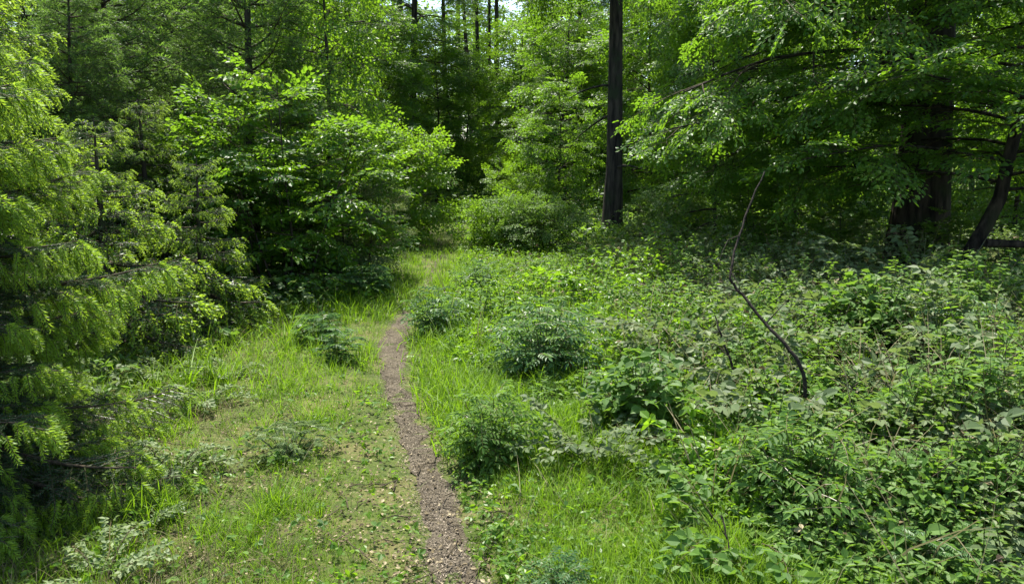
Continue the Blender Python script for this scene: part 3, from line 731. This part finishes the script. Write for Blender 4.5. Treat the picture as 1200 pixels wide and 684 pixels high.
# ------------------------------------------------------------------ broadleaf saplings and bushes
HAZEL = [broadleaf(301 + i, 2.7, .022, .15, 1.25, 56, SPR_HAZEL, ss=.36, stems=5, up=(1.0, .1), dens=1.1) for i in range(2)]
FINE_B = [with_mat(t, LEAF, BRIGHT) for t in SPR_FINE]; MID_B = [with_mat(t, LEAF, BRIGHT) for t in SPR_MID]
FINE_H = [with_mat(t, LEAF, HERB) for t in SPR_MID]; FINE_P = [with_mat(t, LEAF, BRAM) for t in SPR_FINE]
YOUNG = [broadleaf(311 + i, 2.8, .025, .1, 1.3, 70, MID_B, ss=.40, stems=5, up=(1.3, .0), dens=1.3, njit=.9, hang=.25) for i in range(2)]
SHRUB = broadleaf(321, 1.5, .014, .05, .85, 50, FINE_P, ss=.28, stems=6, up=(1.2, .1), dens=1.1, njit=.9, hang=.2)
MOUND = broadleaf(323, 1.2, .014, .03, 1.2, 60, FINE_H, ss=.34, stems=6, up=(1.1, -.05), dens=1.2, njit=.9, hang=.2)
MOUND_B = broadleaf(324, 1.2, .014, .03, 1.2, 60, MID_B, ss=.34, stems=6, up=(1.1, -.05), dens=1.2, njit=.9, hang=.2)
BIRCH = broadleaf(331, 5.6, .045, .9, 1.3, 44, SPR_BIRCH, ss=.5, up=(1.0, .4), dens=.9, hang=.9, sag=.9)
SAPL = [broadleaf(341 + i, 4.8, .05, .35, 1.9, 40, SPR_MID, ss=.48, up=(.95, .05), dens=1.15, njit=.55, hang=.25) for i in range(3)]
SAPF = [broadleaf(351 + i, 6.5, .07, .5, 2.3, 46, (SPR_MID + SPR_FINE, MID_B[:2] + SPR_MID[:2] + FINE_B[:1])[i], ss=.6, up=(.95, .0), dens=1.2, njit=.6, hang=.25) for i in range(2)]

BG = 'broadleaf bushes and saplings beside the path'
for nm, px, Y, pr, s, lab, cat in (
    ('hazel_bush', 335, 9.4, HAZEL[0], 1.0, 'broad leaved bush left of the path, dark hollow beneath it', 'bush'),
    ('hazel_bush', 385, 11.2, HAZEL[1], .92, 'second broad leaved bush, behind the one with the dark hollow', 'bush'),
    ('hazel_bush', 262, 9.9, HAZEL[1], .9, 'broad leaved bush half hidden behind the small verge spruce', 'bush'),
    ('birch_tree', 388, 11.8, BIRCH, 1.0, 'slender sapling with bright light green leaves hanging down at the top', 'tree'),
    ('young_leafy_bush', 450, 15.8, YOUNG[0], 1.08, 'bright yellow green rounded bush just left of where the path vanishes', 'bush'),
    ('young_leafy_bush', 440, 22.0, YOUNG[1], .95, 'fainter green bush behind the bright rounded one, by the far end of the path', 'bush'),
    ('young_leafy_bush', 610, 17.8, YOUNG[1], .58, 'small bright green bush right of the path end, before the dark trunk', 'bush'),
    ('grey_green_shrub', 408, 11.0, SHRUB, 1.0, 'grey green shrub at the left edge of the path bend', 'bush'),
    ('grey_green_shrub', 436, 13.4, SHRUB, .8, 'low grey green shrub where the track narrows', 'bush'),
    ('leafy_mound', 592, 14.8, MOUND_B, .82, 'low rounded mound of small leaves right of the far path', 'bush'),
    ('leafy_mound', 632, 14.6, MOUND, .8, 'darker leafy mound left of the foot of the dark straight trunk', 'bush'),
    ('leafy_mound', 790, 15.6, MOUND, .8, 'sunlit leafy mound just right of the dark straight trunk', 'bush'),
    ('hazel_bush', 985, 9.9, HAZEL[0], .36, 'low shaded bush just left of the broad trunk foot', 'bush'),
    ('hazel_bush', 1118, 9.7, HAZEL[1], .34, 'low bush between the broad trunk and the crooked stem', 'bush'),
    ('hazel_bush', 890, 11.6, HAZEL[1], .6, 'shaded bush under the hanging beech boughs', 'bush'),
    ('beech_sapling', 655, 18.5, SAPL[0], .72, 'dark leaved sapling between the bright bush and the dark trunk', 'tree'),
    ('beech_sapling', 838, 13.8, SAPL[1], .8, 'shaded sapling beneath the sunlit beech boughs', 'tree'),
    ('beech_sapling', 930, 14.2, SAPL[2], .75, 'shaded sapling left of the broad dark trunk', 'tree'),
    ('beech_sapling', 1190, 13.5, SAPL[0], .8, 'sapling in dapples behind the crooked tree at right', 'tree'),
):
    thing(nm, at(px, Y), Y, pr, lab, cat, BG, s)

# ------------------------------------------------------------------ forest trees behind
TALL = [broadleaf(401 + i, 14, .185, (5.2, 3.4)[i], 3.0, 40, SPR_FINE, ss=.75, up=(.8, -.1), lvl=2, sag=.5, dens=.62, m_w=BIGB, sides=14) for i in range(2)]
SLIM = broadleaf(411, 14, .15, 4.2, 2.2, 34, SPR_FINE, ss=.7, up=(.8, 0), lvl=1, sag=.4, dens=.8, m_w=BIGB, sides=12)
POLE = broadleaf(421, 17, .17, 9.5, 2.0, 22, SPR_FINE, ss=.8, up=(.7, 0), lvl=1, sag=.3, dens=.6, m_w=BIGB, sides=12)
FG = 'tall forest trees behind the path'
for nm, px, Y, pr, s, lab in (
    ('forest_tree', 717, 16.2, TALL[0], 1.0, 'dark straight trunk right of the centre, standing among low leafy mounds'),
    ('forest_tree', 483, 28.0, TALL[1], .95, 'grey brown trunk above the bright rounded bush'),
    ('pole_tree', 564, 37.0, POLE, .85, 'leftmost of three thin black poles against the bright sky gap'),
    ('pole_tree', 573.5, 39.0, POLE, .75, 'middle one of three thin black poles in the sky gap'),
    ('pole_tree', 583, 36.0, POLE, .9, 'rightmost and straightest of three thin black poles at the sky gap'),
    ('slim_tree', 645, 30.0, SLIM, 1.05, 'slim dark trunk midway between the black poles and the straight trunk'),
    ('slim_tree', 412, 23.0, SLIM, 1.0, 'slim dark trunk behind the hanging birch leaves'),
    ('slim_tree', 527, 31.0, SLIM, .9, 'slim shaded trunk low behind the end of the path'),
    ('forest_tree', 942, 19.0, TALL[1], 1.05, 'dark trunk glimpsed at the top above the sunlit beech boughs'),
    ('slim_tree', 556, 42.0, SLIM, 1.1, 'thin far trunk just left of the three black poles'),
    ('slim_tree', 806, 25.0, SLIM, 1.1, 'slim trunk hidden in leaves right of the dark straight trunk'),
    ('forest_tree', 330, 26.0, TALL[0], 1.0, 'tree behind the larch with branches closing the sky'),
    ('forest_tree', 130, 24.0, TALL[1], 1.1, 'tree behind the pale trunked conifer at upper left'),
    ('forest_tree', 1080, 24.0, TALL[0], 1.1, 'deep shaded tree behind the broad dark trunk'),
    ('forest_tree', 690, 34.0, TALL[1], 1.1, 'far leafy tree left of the dark straight trunk'),
    ('forest_tree', 445, 38.0, TALL[0], 1.15, 'far leafy tree beside the pale patch of sky'),
    ('forest_tree', 870, 36.0, TALL[1], 1.2, 'far tree behind the sunlit beech boughs'),
    ('forest_tree', 250, 36.0, TALL[0], 1.2, 'far tree closing the gap behind the larch'),
):
    thing(nm, at(px, Y), Y, pr, lab, 'tree', FG, s)
UG = 'leafy saplings under the tall trees'
for px, Y, i, s, lab in (
    (590, 33, 0, .72, 'low sapling at the foot of the three thin black poles'),
    (440, 24, 0, .95, 'soft green sapling behind the bright rounded bush'),
    (512, 27, 1, .88, 'drooping pale sapling left of the black poles'),
    (546, 30, 0, .82, 'sapling behind the end of the path'),
    (614, 27, 1, .92, 'sapling below the sky gap, right of the black poles'),
    (655, 24, 0, .95, 'sapling in front of the slim dark trunk'),
    (700, 26, 1, .95, 'sapling glowing left behind the dark straight trunk'),
    (762, 21, 0, .95, 'sapling behind right of the dark straight trunk'),
    (815, 19, 1, .8, 'sapling behind the leafy tips of the beech boughs'),
    (880, 22, 0, 1.0, 'sapling in the dim gap under the beech boughs'),
    (985, 18, 1, .9, 'dim sapling left behind the broad dark trunk'),
    (1135, 18, 0, .95, 'dim sapling between the broad trunk and the crooked tree'),
    (1230, 19, 1, 1.0, 'dim sapling at the right edge behind the crooked tree'),
    (372, 21, 1, .95, 'sapling behind the hanging birch leaves and bushes'),
    (305, 20, 0, .95, 'sapling in the shade behind the larch'),
    (190, 20, 1, 1.0, 'sapling behind the feathery conifers'),
    (60, 19, 0, 1.0, 'sapling at the back of the upper left corner'),
    (400, 33, 1, 1.2, 'far sapling under the pale patch of sky'),
    (470, 35, 0, 1.15, 'far sapling between the grey brown trunk and the poles'),
    (735, 33, 1, 1.2, 'far sapling right behind the dark straight trunk'),
    (640, 36, 0, 1.05, 'far sapling right below the bright sky gap'),
):
    thing('beech_sapling', at(px, Y), Y, SAPF[i], lab, 'tree', UG, s)

def woodland():
    """the wood further back, one mass of trunks and leaves with gaps of sky"""
    g = Geo(); lf = leaf1(.7, .1, FARL)
    for i in range(110):
        y = rng.uniform(46, 85); x = rng.uniform(-.9, .9) * y; z = float(hgt(x, y)); r_ = rng.uniform(.1, .26)
        if abs(x / y * F + CX - 600) < 26: continue
        g.tube(branch_pts(rng, (x, y, z - .2), (0, 0, 1), 17, 5, 0, .015), r_ * np.linspace(1, .4, 6), 7, BIGB, .4)
    n = 760; cx = rng.uniform(-.95, .95, n); cy = rng.uniform(44, 90, n); cx = cx * cy; cz = hgt(cx, cy) + 13 * rng.uniform(.02, 1.1, n) ** 1.3 
    k = ~((np.abs(cx / cy * F + CX - 600) < 9) & (cz > 7.5)) & ~((np.abs(cx / cy * F + CX - 474) < 16) & (cz > 6.5) & (cz < 9.5)); cx, cy, cz = cx[k], cy[k], cz[k]
    per = 520; n = len(cx); rad = rng.uniform(1.2, 3.0, n)
    d = nrm(rng.normal(0, 1, (n, per, 3))) * (rng.uniform(0, 1, (n, per, 1)) ** .4) * rad[:, None, None] * np.array([1.15, 1.15, .55])
    P = (np.stack([cx, cy, cz], -1)[:, None] + d).reshape(-1, 3); N0 = len(P)
    P[:, 2] = np.maximum(P[:, 2], hgt(P[:, 0], P[:, 1]) + .1)
    fx, fy = sample(90000, 15, 95, half=.95, p=1.5); fk = np.abs(fx - path_x(fy)) > .8; fx, fy = fx[fk], fy[fk]
    P = np.concatenate([P, np.stack([fx, fy, hgt(fx, fy) + rng.uniform(0, 1, len(fx)) * (.25 + .5 * (noise(fx, fy, .5, 1) > 0))], -1)])
    N = len(P); sz = rng.uniform(.16, .36, N); sz[N0:] = rng.uniform(.06, .12, N - N0) * (1 + P[N0:, 1] / 35)
    g.inst(lf, frames(rng.normal(0, 1, (N, 3)) * [1, 1, .4], np.array([0, 0, 1.]) + rng.normal(0, .5, (N, 3)), sz), P, np.concatenate([np.repeat(rng.uniform(.3, .65, n), per), np.full(N - N0, .45)]) + rng.normal(0, .14, N))
    o = obj('far_woods', g.mesh('woods_mesh', MATS, WOODM)); o['kind'] = 'stuff'; o['label'] = 'hazy green wood closing the view behind the tall trees'
woodland()

# ------------------------------------------------------------------ the big beech and its sunlit boughs
def big_beech():
    x0, y0 = at(1075, 10.6), 10.6; r = np.random.default_rng(77)
    w = Geo(); pts = branch_pts(r, (0, 0, -.2), (.01, 0, 1), 13, 13, 0, .02); rad = .36 * (1 - .8 * np.linspace(0, 1, 14)) + np.array([.09, .03] + [0] * 12)
    w.tube(pts, rad, 20, BIGB, .4)
    parts = [('trunk', w.mesh('trunk_mesh', MATS, WOODM))]
    tiers = []
    for z, L in ((2.2, 3.5), (2.8, 3.7), (3.5, 3.6), (4.3, 3.2), (5.1, 2.6), (5.9, 2.0)):
        for dx, dy in ((-1, .45), (-1, .0), (-1, -.42), (-.7, -.85), (-.1, -1), (.6, -.8), (1, .1)):
            k = 1.0 if dx < -.5 else .8
            if z > 5.5 and dx > 0: continue
            tiers.append((z + r.uniform(-.3, .3), dx + r.normal(0, .12), dy + r.normal(0, .12), .10 + .03 * z + r.normal(0, .04), L * k * r.uniform(.85, 1.1), .35 + .05 * z))
    for z, dx, dy, e, L, sag in tiers:
        if z < 3.15 and dx > -.85 and dy < -.4: continue          # the foot of the trunk stands clear
        g = Geo(); acc = []; grow(r, g, acc, (0, 0, z), unit(dx, dy, e), L, .034, 2, sag, .40, BIGB, .85); put_sprays(r, g, acc, SPR_NEAR, njit=.34, hang=.14)
        parts.append(('bough', g.mesh('bough_mesh', MATS, WOODM)))
    g = Geo(); acc = []
    for j in range(26):
        q = j / 26; a = -1.5 + 2.6 * ((j * .618) % 1); grow(r, g, acc, (0, 0, 6 + 6.6 * q), unit(math.cos(a), math.sin(a), .1 + .7 * q), 3.4 * (1 - .55 * q), .06, 2, .4, .62, BIGB, .6)
    put_sprays(r, g, acc, SPR_MID); parts.append(('crown', g.mesh('crown_mesh', MATS, WOODM)))
    thing('beech_tree', x0, y0, parts, 'broad dark trunked beech at right, layered leafy boughs reaching left into sun', 'tree', rz=0)
big_beech()

def crooked_tree():
    Y = 8.7; r = np.random.default_rng(9); w = Geo(); x0 = at(1140, Y)
    P = [(1140, 330), (1143, 296), (1160, 268), (1176, 235), (1184, 190), (1194, 140), (1206, 90), (1212, 10), (1220, -120), (1225, -330)]
    pts = np.array([(at(a, Y) - x0, .04 * i, z_at(b, Y) - float(hgt(x0, Y))) for i, (a, b) in enumerate(P)]); pts[0, 2] = -.1
    w.tube(pts, np.linspace(.085, .05, len(P)), 10, BIGB, .4); parts = [('trunk', w.mesh('trunk_mesh', MATS, WOODM))]
    g = Geo(); b = np.array([(at(a, Y) - x0, -.1, z_at(c, Y) - float(hgt(x0, Y))) for a, c in ((1150, 286), (1172, 287), (1200, 288), (1250, 292))]); g.tube(b, [.05, .045, .04, .025], 8, BIGB, .4)
    parts.append(('branch', g.mesh('branch_mesh', MATS, WOODM)))
    g = Geo(); acc = []
    for j in range(30):
        q = 3.2 + 5.7 * j / 30; i = int(q); p = pts[i] + (pts[min(i + 1, 9)] - pts[i]) * (q - i); a = j * 2.4
        grow(r, g, acc, p, unit(math.cos(a), math.sin(a), .25), 2.5, .02, 1, .4, .46, BIGB, 1.0)
    put_sprays(r, g, acc, SPR_NEAR); parts.append(('crown', g.mesh('crown_mesh', MATS, WOODM)))
    thing('crooked_tree', x0, Y, parts, 'crooked dark stem leaning to the right edge with a bare branch near its foot', 'tree', rz=0)
crooked_tree()

# ------------------------------------------------------------------ ferns, clumps, brambles
PINF = {m: [pinnate(m, 90 + i, 8, .36) for i in range(3)] for m in (FERN, PALE)}
FERN_A = clump(501, .55, 15, FERN, .40, .22, PINF[FERN], 3); FERN_B = clump(502, .34, 14, FERN, .26, .20, PINF[FERN], 3); FERN_P = clump(503, .26, 20, PALE, .34, .15, PINF[PALE], 2)
CL_A = clump(511, .55, 16, HERB, .30, .20); CL_B = clump(512, .55, 24, FERN, .42, .20); CL_D = clump(514, .52, 20, HERB, .30, .10, TRI[HERB], 7); CL_E = clump(515, .46, 13, HERB, .30, .19); CL_C = clump(513, .42, 12, FERN, .26, .18)
BR_A = bramble(521, 12, .9); BR_B = bramble(522, 9, .8, HERB, .075); BR_P = bramble(523, 11, .42, PALE, .036, rise=1.1); BR_Y = bramble(524, 9, .8, BRIGHT, .075)
NE_A = nettles(531, 14, .46, .26); NE_B = nettles(532, 9, .4, .2, BRIGHT); NE_C = nettles(533, 12, .42, .24, BRAM)

def plant(name, px, py, parts, s, label, cat, group, dz=0.0):
    x, y = ground_at(px, py)
    if isinstance(parts, list): return thing(name, x, y, parts, label, cat, group, s, dz=dz)
    return single(name, x, y, parts, label, cat, group, s, dz=dz)

for a in (
    ('leafy_clump', 576, 545, CL_A, .78, 'dense dark green leafy clump standing in bright grass just right of the path', 'plant'),
    ('leafy_clump', 636, 444, CL_B, 1.05, 'widest dark green leafy clump, middle of the grassy bank', 'plant'),
    ('leafy_clump', 745, 512, CL_D, 1.0, 'leafy clump with black shade at its foot, right of the widest clump', 'plant'),
    ('leafy_clump', 512, 394, CL_C, 1.1, 'low leafy clump touching the right edge of the path bend', 'plant'),
    ('leafy_clump', 562, 346, CL_C, 1.0, 'small far leafy clump behind the path bend clump', 'plant'),
    ('leafy_clump', 655, 720, CL_C, .5, 'small seedling with feathery leaves poking up at the bottom edge', 'plant'),
    ('leafy_clump', 940, 630, CL_E, 1.05, 'broad leafy clump among the brambles low at right', 'plant'),
    ('leafy_clump', 1100, 460, CL_B, .9, 'big pale green leafy clump before the dark shade at right', 'plant'),
    ('leafy_clump', 1010, 445, CL_D, 1.15, 'leafy clump near the fallen dead branch', 'plant'),
): plant(*a, 'leafy clumps on the grassy bank')
for a in (
    ('fern_clump', 396, 426, FERN_A, .52, 'bluish fern-like clump in shade left of the path', 'fern'),
    ('fern_clump', 372, 405, FERN_B, .8, 'smaller fern behind the bluish one at the shaded verge', 'fern'),
    ('fern_clump', 338, 540, FERN_P, .7, 'pale silvery fern on the sunlit left verge', 'fern'),
    ('fern_clump', 432, 350, FERN_B, 1.1, 'little feathery fern where the left verge meets the grey shrub', 'fern'),
    ('fern_clump', 1085, 690, FERN_B, .55, 'small fern at the bottom right among dry stalks', 'fern'),
): plant(*a, 'feathery fern clumps along the trail')
for a in (
    ('pale_leaved_plant', 118, 690, BR_P, .75, 'pale grey green leafy sprig at the bottom left under the spruce', 'plant'),
    ('pale_leaved_plant', 205, 560, BR_P, .8, 'whitish leaved plant at the tip of the lowest spruce boughs', 'plant'),
    ('pale_leaved_plant', 238, 480, BR_P, .8, 'whitish sprig on the brown verge behind the pale fern', 'plant'),
    ('pale_leaved_plant', 270, 446, BR_P, .75, 'pale sprig on the brown shaded verge below the small spruce', 'plant'),
    ('pale_leaved_plant', 165, 625, BR_P, .55, 'pale sprig among dry grass in front of the lowest spruce boughs', 'plant'),
    ('pale_leaved_plant', 190, 448, BR_P, .8, 'pale sprig half under the spruce boughs', 'plant'),
): plant(*a, 'pale leaved plants beside the spruce')
for a in (
    ('bramble', 1090, 400, BR_A, 1.2, 'bramble arching in deep shade before the broad trunk', 'bramble'),
    ('bramble', 1000, 410, BR_A, 1.1, 'half lit bramble behind the big pale clump', 'bramble'),
    ('bramble', 1060, 520, BR_B, 1.0, 'sunlit bramble mound at right, under the shaded one', 'bramble'),
    ('bramble', 930, 520, BR_A, 1.0, 'bramble below the fallen dead branch', 'bramble'),
    ('bramble', 860, 470, BR_A, .95, 'dusty green bramble left of the fallen branch foot', 'bramble'),
    ('bramble', 790, 430, BR_A, .95, 'dusty green bramble right behind the shaded foot of the clumps', 'bramble'),
    ('bramble', 1000, 620, BR_B, .9, 'large leaved bramble low at right', 'bramble'),
    ('bramble', 1140, 560, BR_A, 1.0, 'bramble tangled with dry stalks at the right edge', 'bramble'),
    ('bramble', 890, 560, BR_Y, .8, 'bramble with yellow green new leaves above the bright grass', 'bramble'),
    ('bramble', 700, 545, BR_A, .6, 'thin bramble trailing into the bright grass', 'bramble'),
    ('bramble', 690, 360, BR_Y, 1.1, 'yellow green bramble patch below the dark straight trunk', 'bramble'),
    ('bramble', 860, 655, BR_B, .7, 'bramble edging the bright grass at the bottom', 'bramble'),
    ('bramble', 1190, 470, BR_A, 1.1, 'shaded bramble at the right edge below the crooked stem', 'bramble'),
): plant(*a, 'brambles on the right bank')
for a in (
    ('nettle_patch', 950, 470, NE_B, 1.1, 'yellow tipped nettle patch beside the fallen branch', 'nettles'),
    ('nettle_patch', 1080, 440, NE_A, 1.2, 'upright nettles at the edge of the dark shade', 'nettles'),
    ('nettle_patch', 930, 560, NE_A, .95, 'green nettles standing above the low brambles', 'nettles'),
    ('nettle_patch', 1040, 610, NE_C, .9, 'dull nettles in front of the dry stalks', 'nettles'),
    ('nettle_patch', 1165, 600, NE_C, 1.0, 'tall dull nettles at the right edge among dry stalks', 'nettles'),
    ('nettle_patch', 830, 400, NE_B, 1.15, 'bright nettle patch left of the standing dead twig', 'nettles'),
    ('nettle_patch', 620, 385, NE_B, 1.1, 'bright nettle patch behind the widest leafy clump', 'nettles'),
    ('nettle_patch', 570, 380, NE_A, 1.1, 'nettles between the two leafy clumps by the bend', 'nettles'),
    ('nettle_patch', 970, 385, NE_C, 1.3, 'shaded nettles at the foot of the beech', 'nettles'),
    ('nettle_patch', 1190, 700, NE_C, .8, 'nettles cut off by the bottom right corner', 'nettles'),
): plant(*a, 'nettle patches on the right bank')

# ------------------------------------------------------------------ dead branches
def dead_stick(name, pts_px, r0, r1, label, twigs=4, group='dead branches on the right bank'):
    """pts_px: (column, row, distance); the stick stands or lies where its first point meets the ground"""
    P = np.array([(at(a, Y), Y, z_at(b, Y)) for a, b, Y in pts_px]); t = np.linspace(0, 1, len(P)); tt = np.linspace(0, 1, 4 * len(P))
    Q = np.stack([np.interp(tt, t, P[:, i]) for i in range(3)], -1); Q += rng.normal(0, r0 * .35, Q.shape)
    o0 = np.array([P[0, 0], P[0, 1], float(hgt(P[0, 0], P[0, 1]))]); Q[0, 2] = o0[2] - .02; Q -= o0
    g = Geo(); g.tube(Q, np.linspace(r0, r1, len(Q)), 7, DEADW, .4)
    for i in range(twigs):
        k = int(len(Q) * (.3 + .6 * i / max(twigs, 1))); g.tube(branch_pts(rng, Q[k], nrm(rng.normal(0, 1, 3) + [0, 0, .5]), rng.uniform(.2, .45), 3, .2, .2), [r1 * .8, r1 * .6, r1 * .4, r1 * .2], 4, DEADW, .4)
    o = obj(name, g.mesh('dead_branch_mesh', MATS, WOODM)); o.location = o0; tag(o, label, 'branch', group)
dead_stick('dead_branch', [(962, 462, 4.3), (940, 420, 4.35), (905, 385, 4.5), (872, 348, 4.65), (858, 332, 4.7), (862, 300, 4.8), (874, 255, 4.95), (893, 205, 5.1)], .012, .005, 'bent dark dead branch rising from the brambles toward the beech boughs')
dead_stick('dead_branch', [(872, 450, 5.2), (852, 400, 5.3), (843, 374, 5.4)], .010, .005, 'short dark dead stick left of the bent branch', 2)
dead_stick('dead_branch', [(884, 720, 2.75), (874, 650, 2.9), (862, 610, 3.0)], .006, .003, 'thin dark twig standing at the bottom edge of the brambles', 2)
dead_stick('dead_branch', [(690, 512, 4.9), (712, 492, 5.0), (740, 470, 5.1)], .008, .004, 'thin twig leaning in front of the shaded leafy clump', 2)
dead_stick('dead_branch', [(1215, 680, 3.1), (1195, 620, 3.3), (1172, 590, 3.4)], .006, .003, 'bleached thin stick at the right edge', 1)
dead_stick('dead_branch', [(1075, 640, 3.4), (1100, 600, 3.5), (1130, 575, 3.6)], .005, .003, 'dry pale stick among the dull nettles', 1)

# ================================================================== LIGHT, SKY, CAMERA
SUN_AZ, SUN_EL = math.atan2(-.30, .85), R(66)     # the sun stands high, ahead and to the left
w = bpy.data.worlds.new('World'); sc.world = w; w.use_nodes = True
N, L = w.node_tree.nodes, w.node_tree.links
bg = N['Background']; sky = N.new('ShaderNodeTexSky'); sky.sky_type = 'NISHITA'; sky.sun_disc = False
sky.sun_elevation = SUN_EL; sky.sun_rotation = SUN_AZ; sky.air_density = 1.0; sky.dust_density = 1.5
L.new(sky.outputs[0], bg.inputs[0]); bg.inputs[1].default_value = .125
sun = bpy.data.lights.new('sun', 'SUN'); sun.energy = 4.6; sun.angle = R(.55); sun.color = (1, .955, .86)
so = bpy.data.objects.new('sun', sun); COL.objects.link(so)
sd = Vector((math.sin(SUN_AZ) * math.cos(SUN_EL), math.cos(SUN_AZ) * math.cos(SUN_EL), math.sin(SUN_EL)))
so.rotation_euler = (-sd).to_track_quat('-Z', 'Y').to_euler(); so.location = (0, 0, 30)

cam = bpy.data.cameras.new('camera'); co = bpy.data.objects.new('camera', cam); COL.objects.link(co)
cam.sensor_width = 36; cam.lens = F / 1200 * 36; cam.clip_end = 500; cam.clip_start = .05
co.location = (0, 0, CAMZ + float(hgt(0, 0))); co.rotation_euler = (math.pi / 2 - PITCH, 0, 0); sc.camera = co

vs = sc.view_settings; vs.view_transform = 'Standard'; vs.look = 'None'; vs.exposure = 1.48; vs.gamma = 1.0; vs.use_curve_mapping = False
sc.render.engine = 'CYCLES'; cy = sc.cycles
cy.max_bounces = 8; cy.diffuse_bounces = 3; cy.glossy_bounces = 2; cy.transmission_bounces = 6; cy.transparent_max_bounces = 8
cy.use_denoising = True; cy.denoiser = 'OPENIMAGEDENOISE'; cy.sample_clamp_indirect = 6
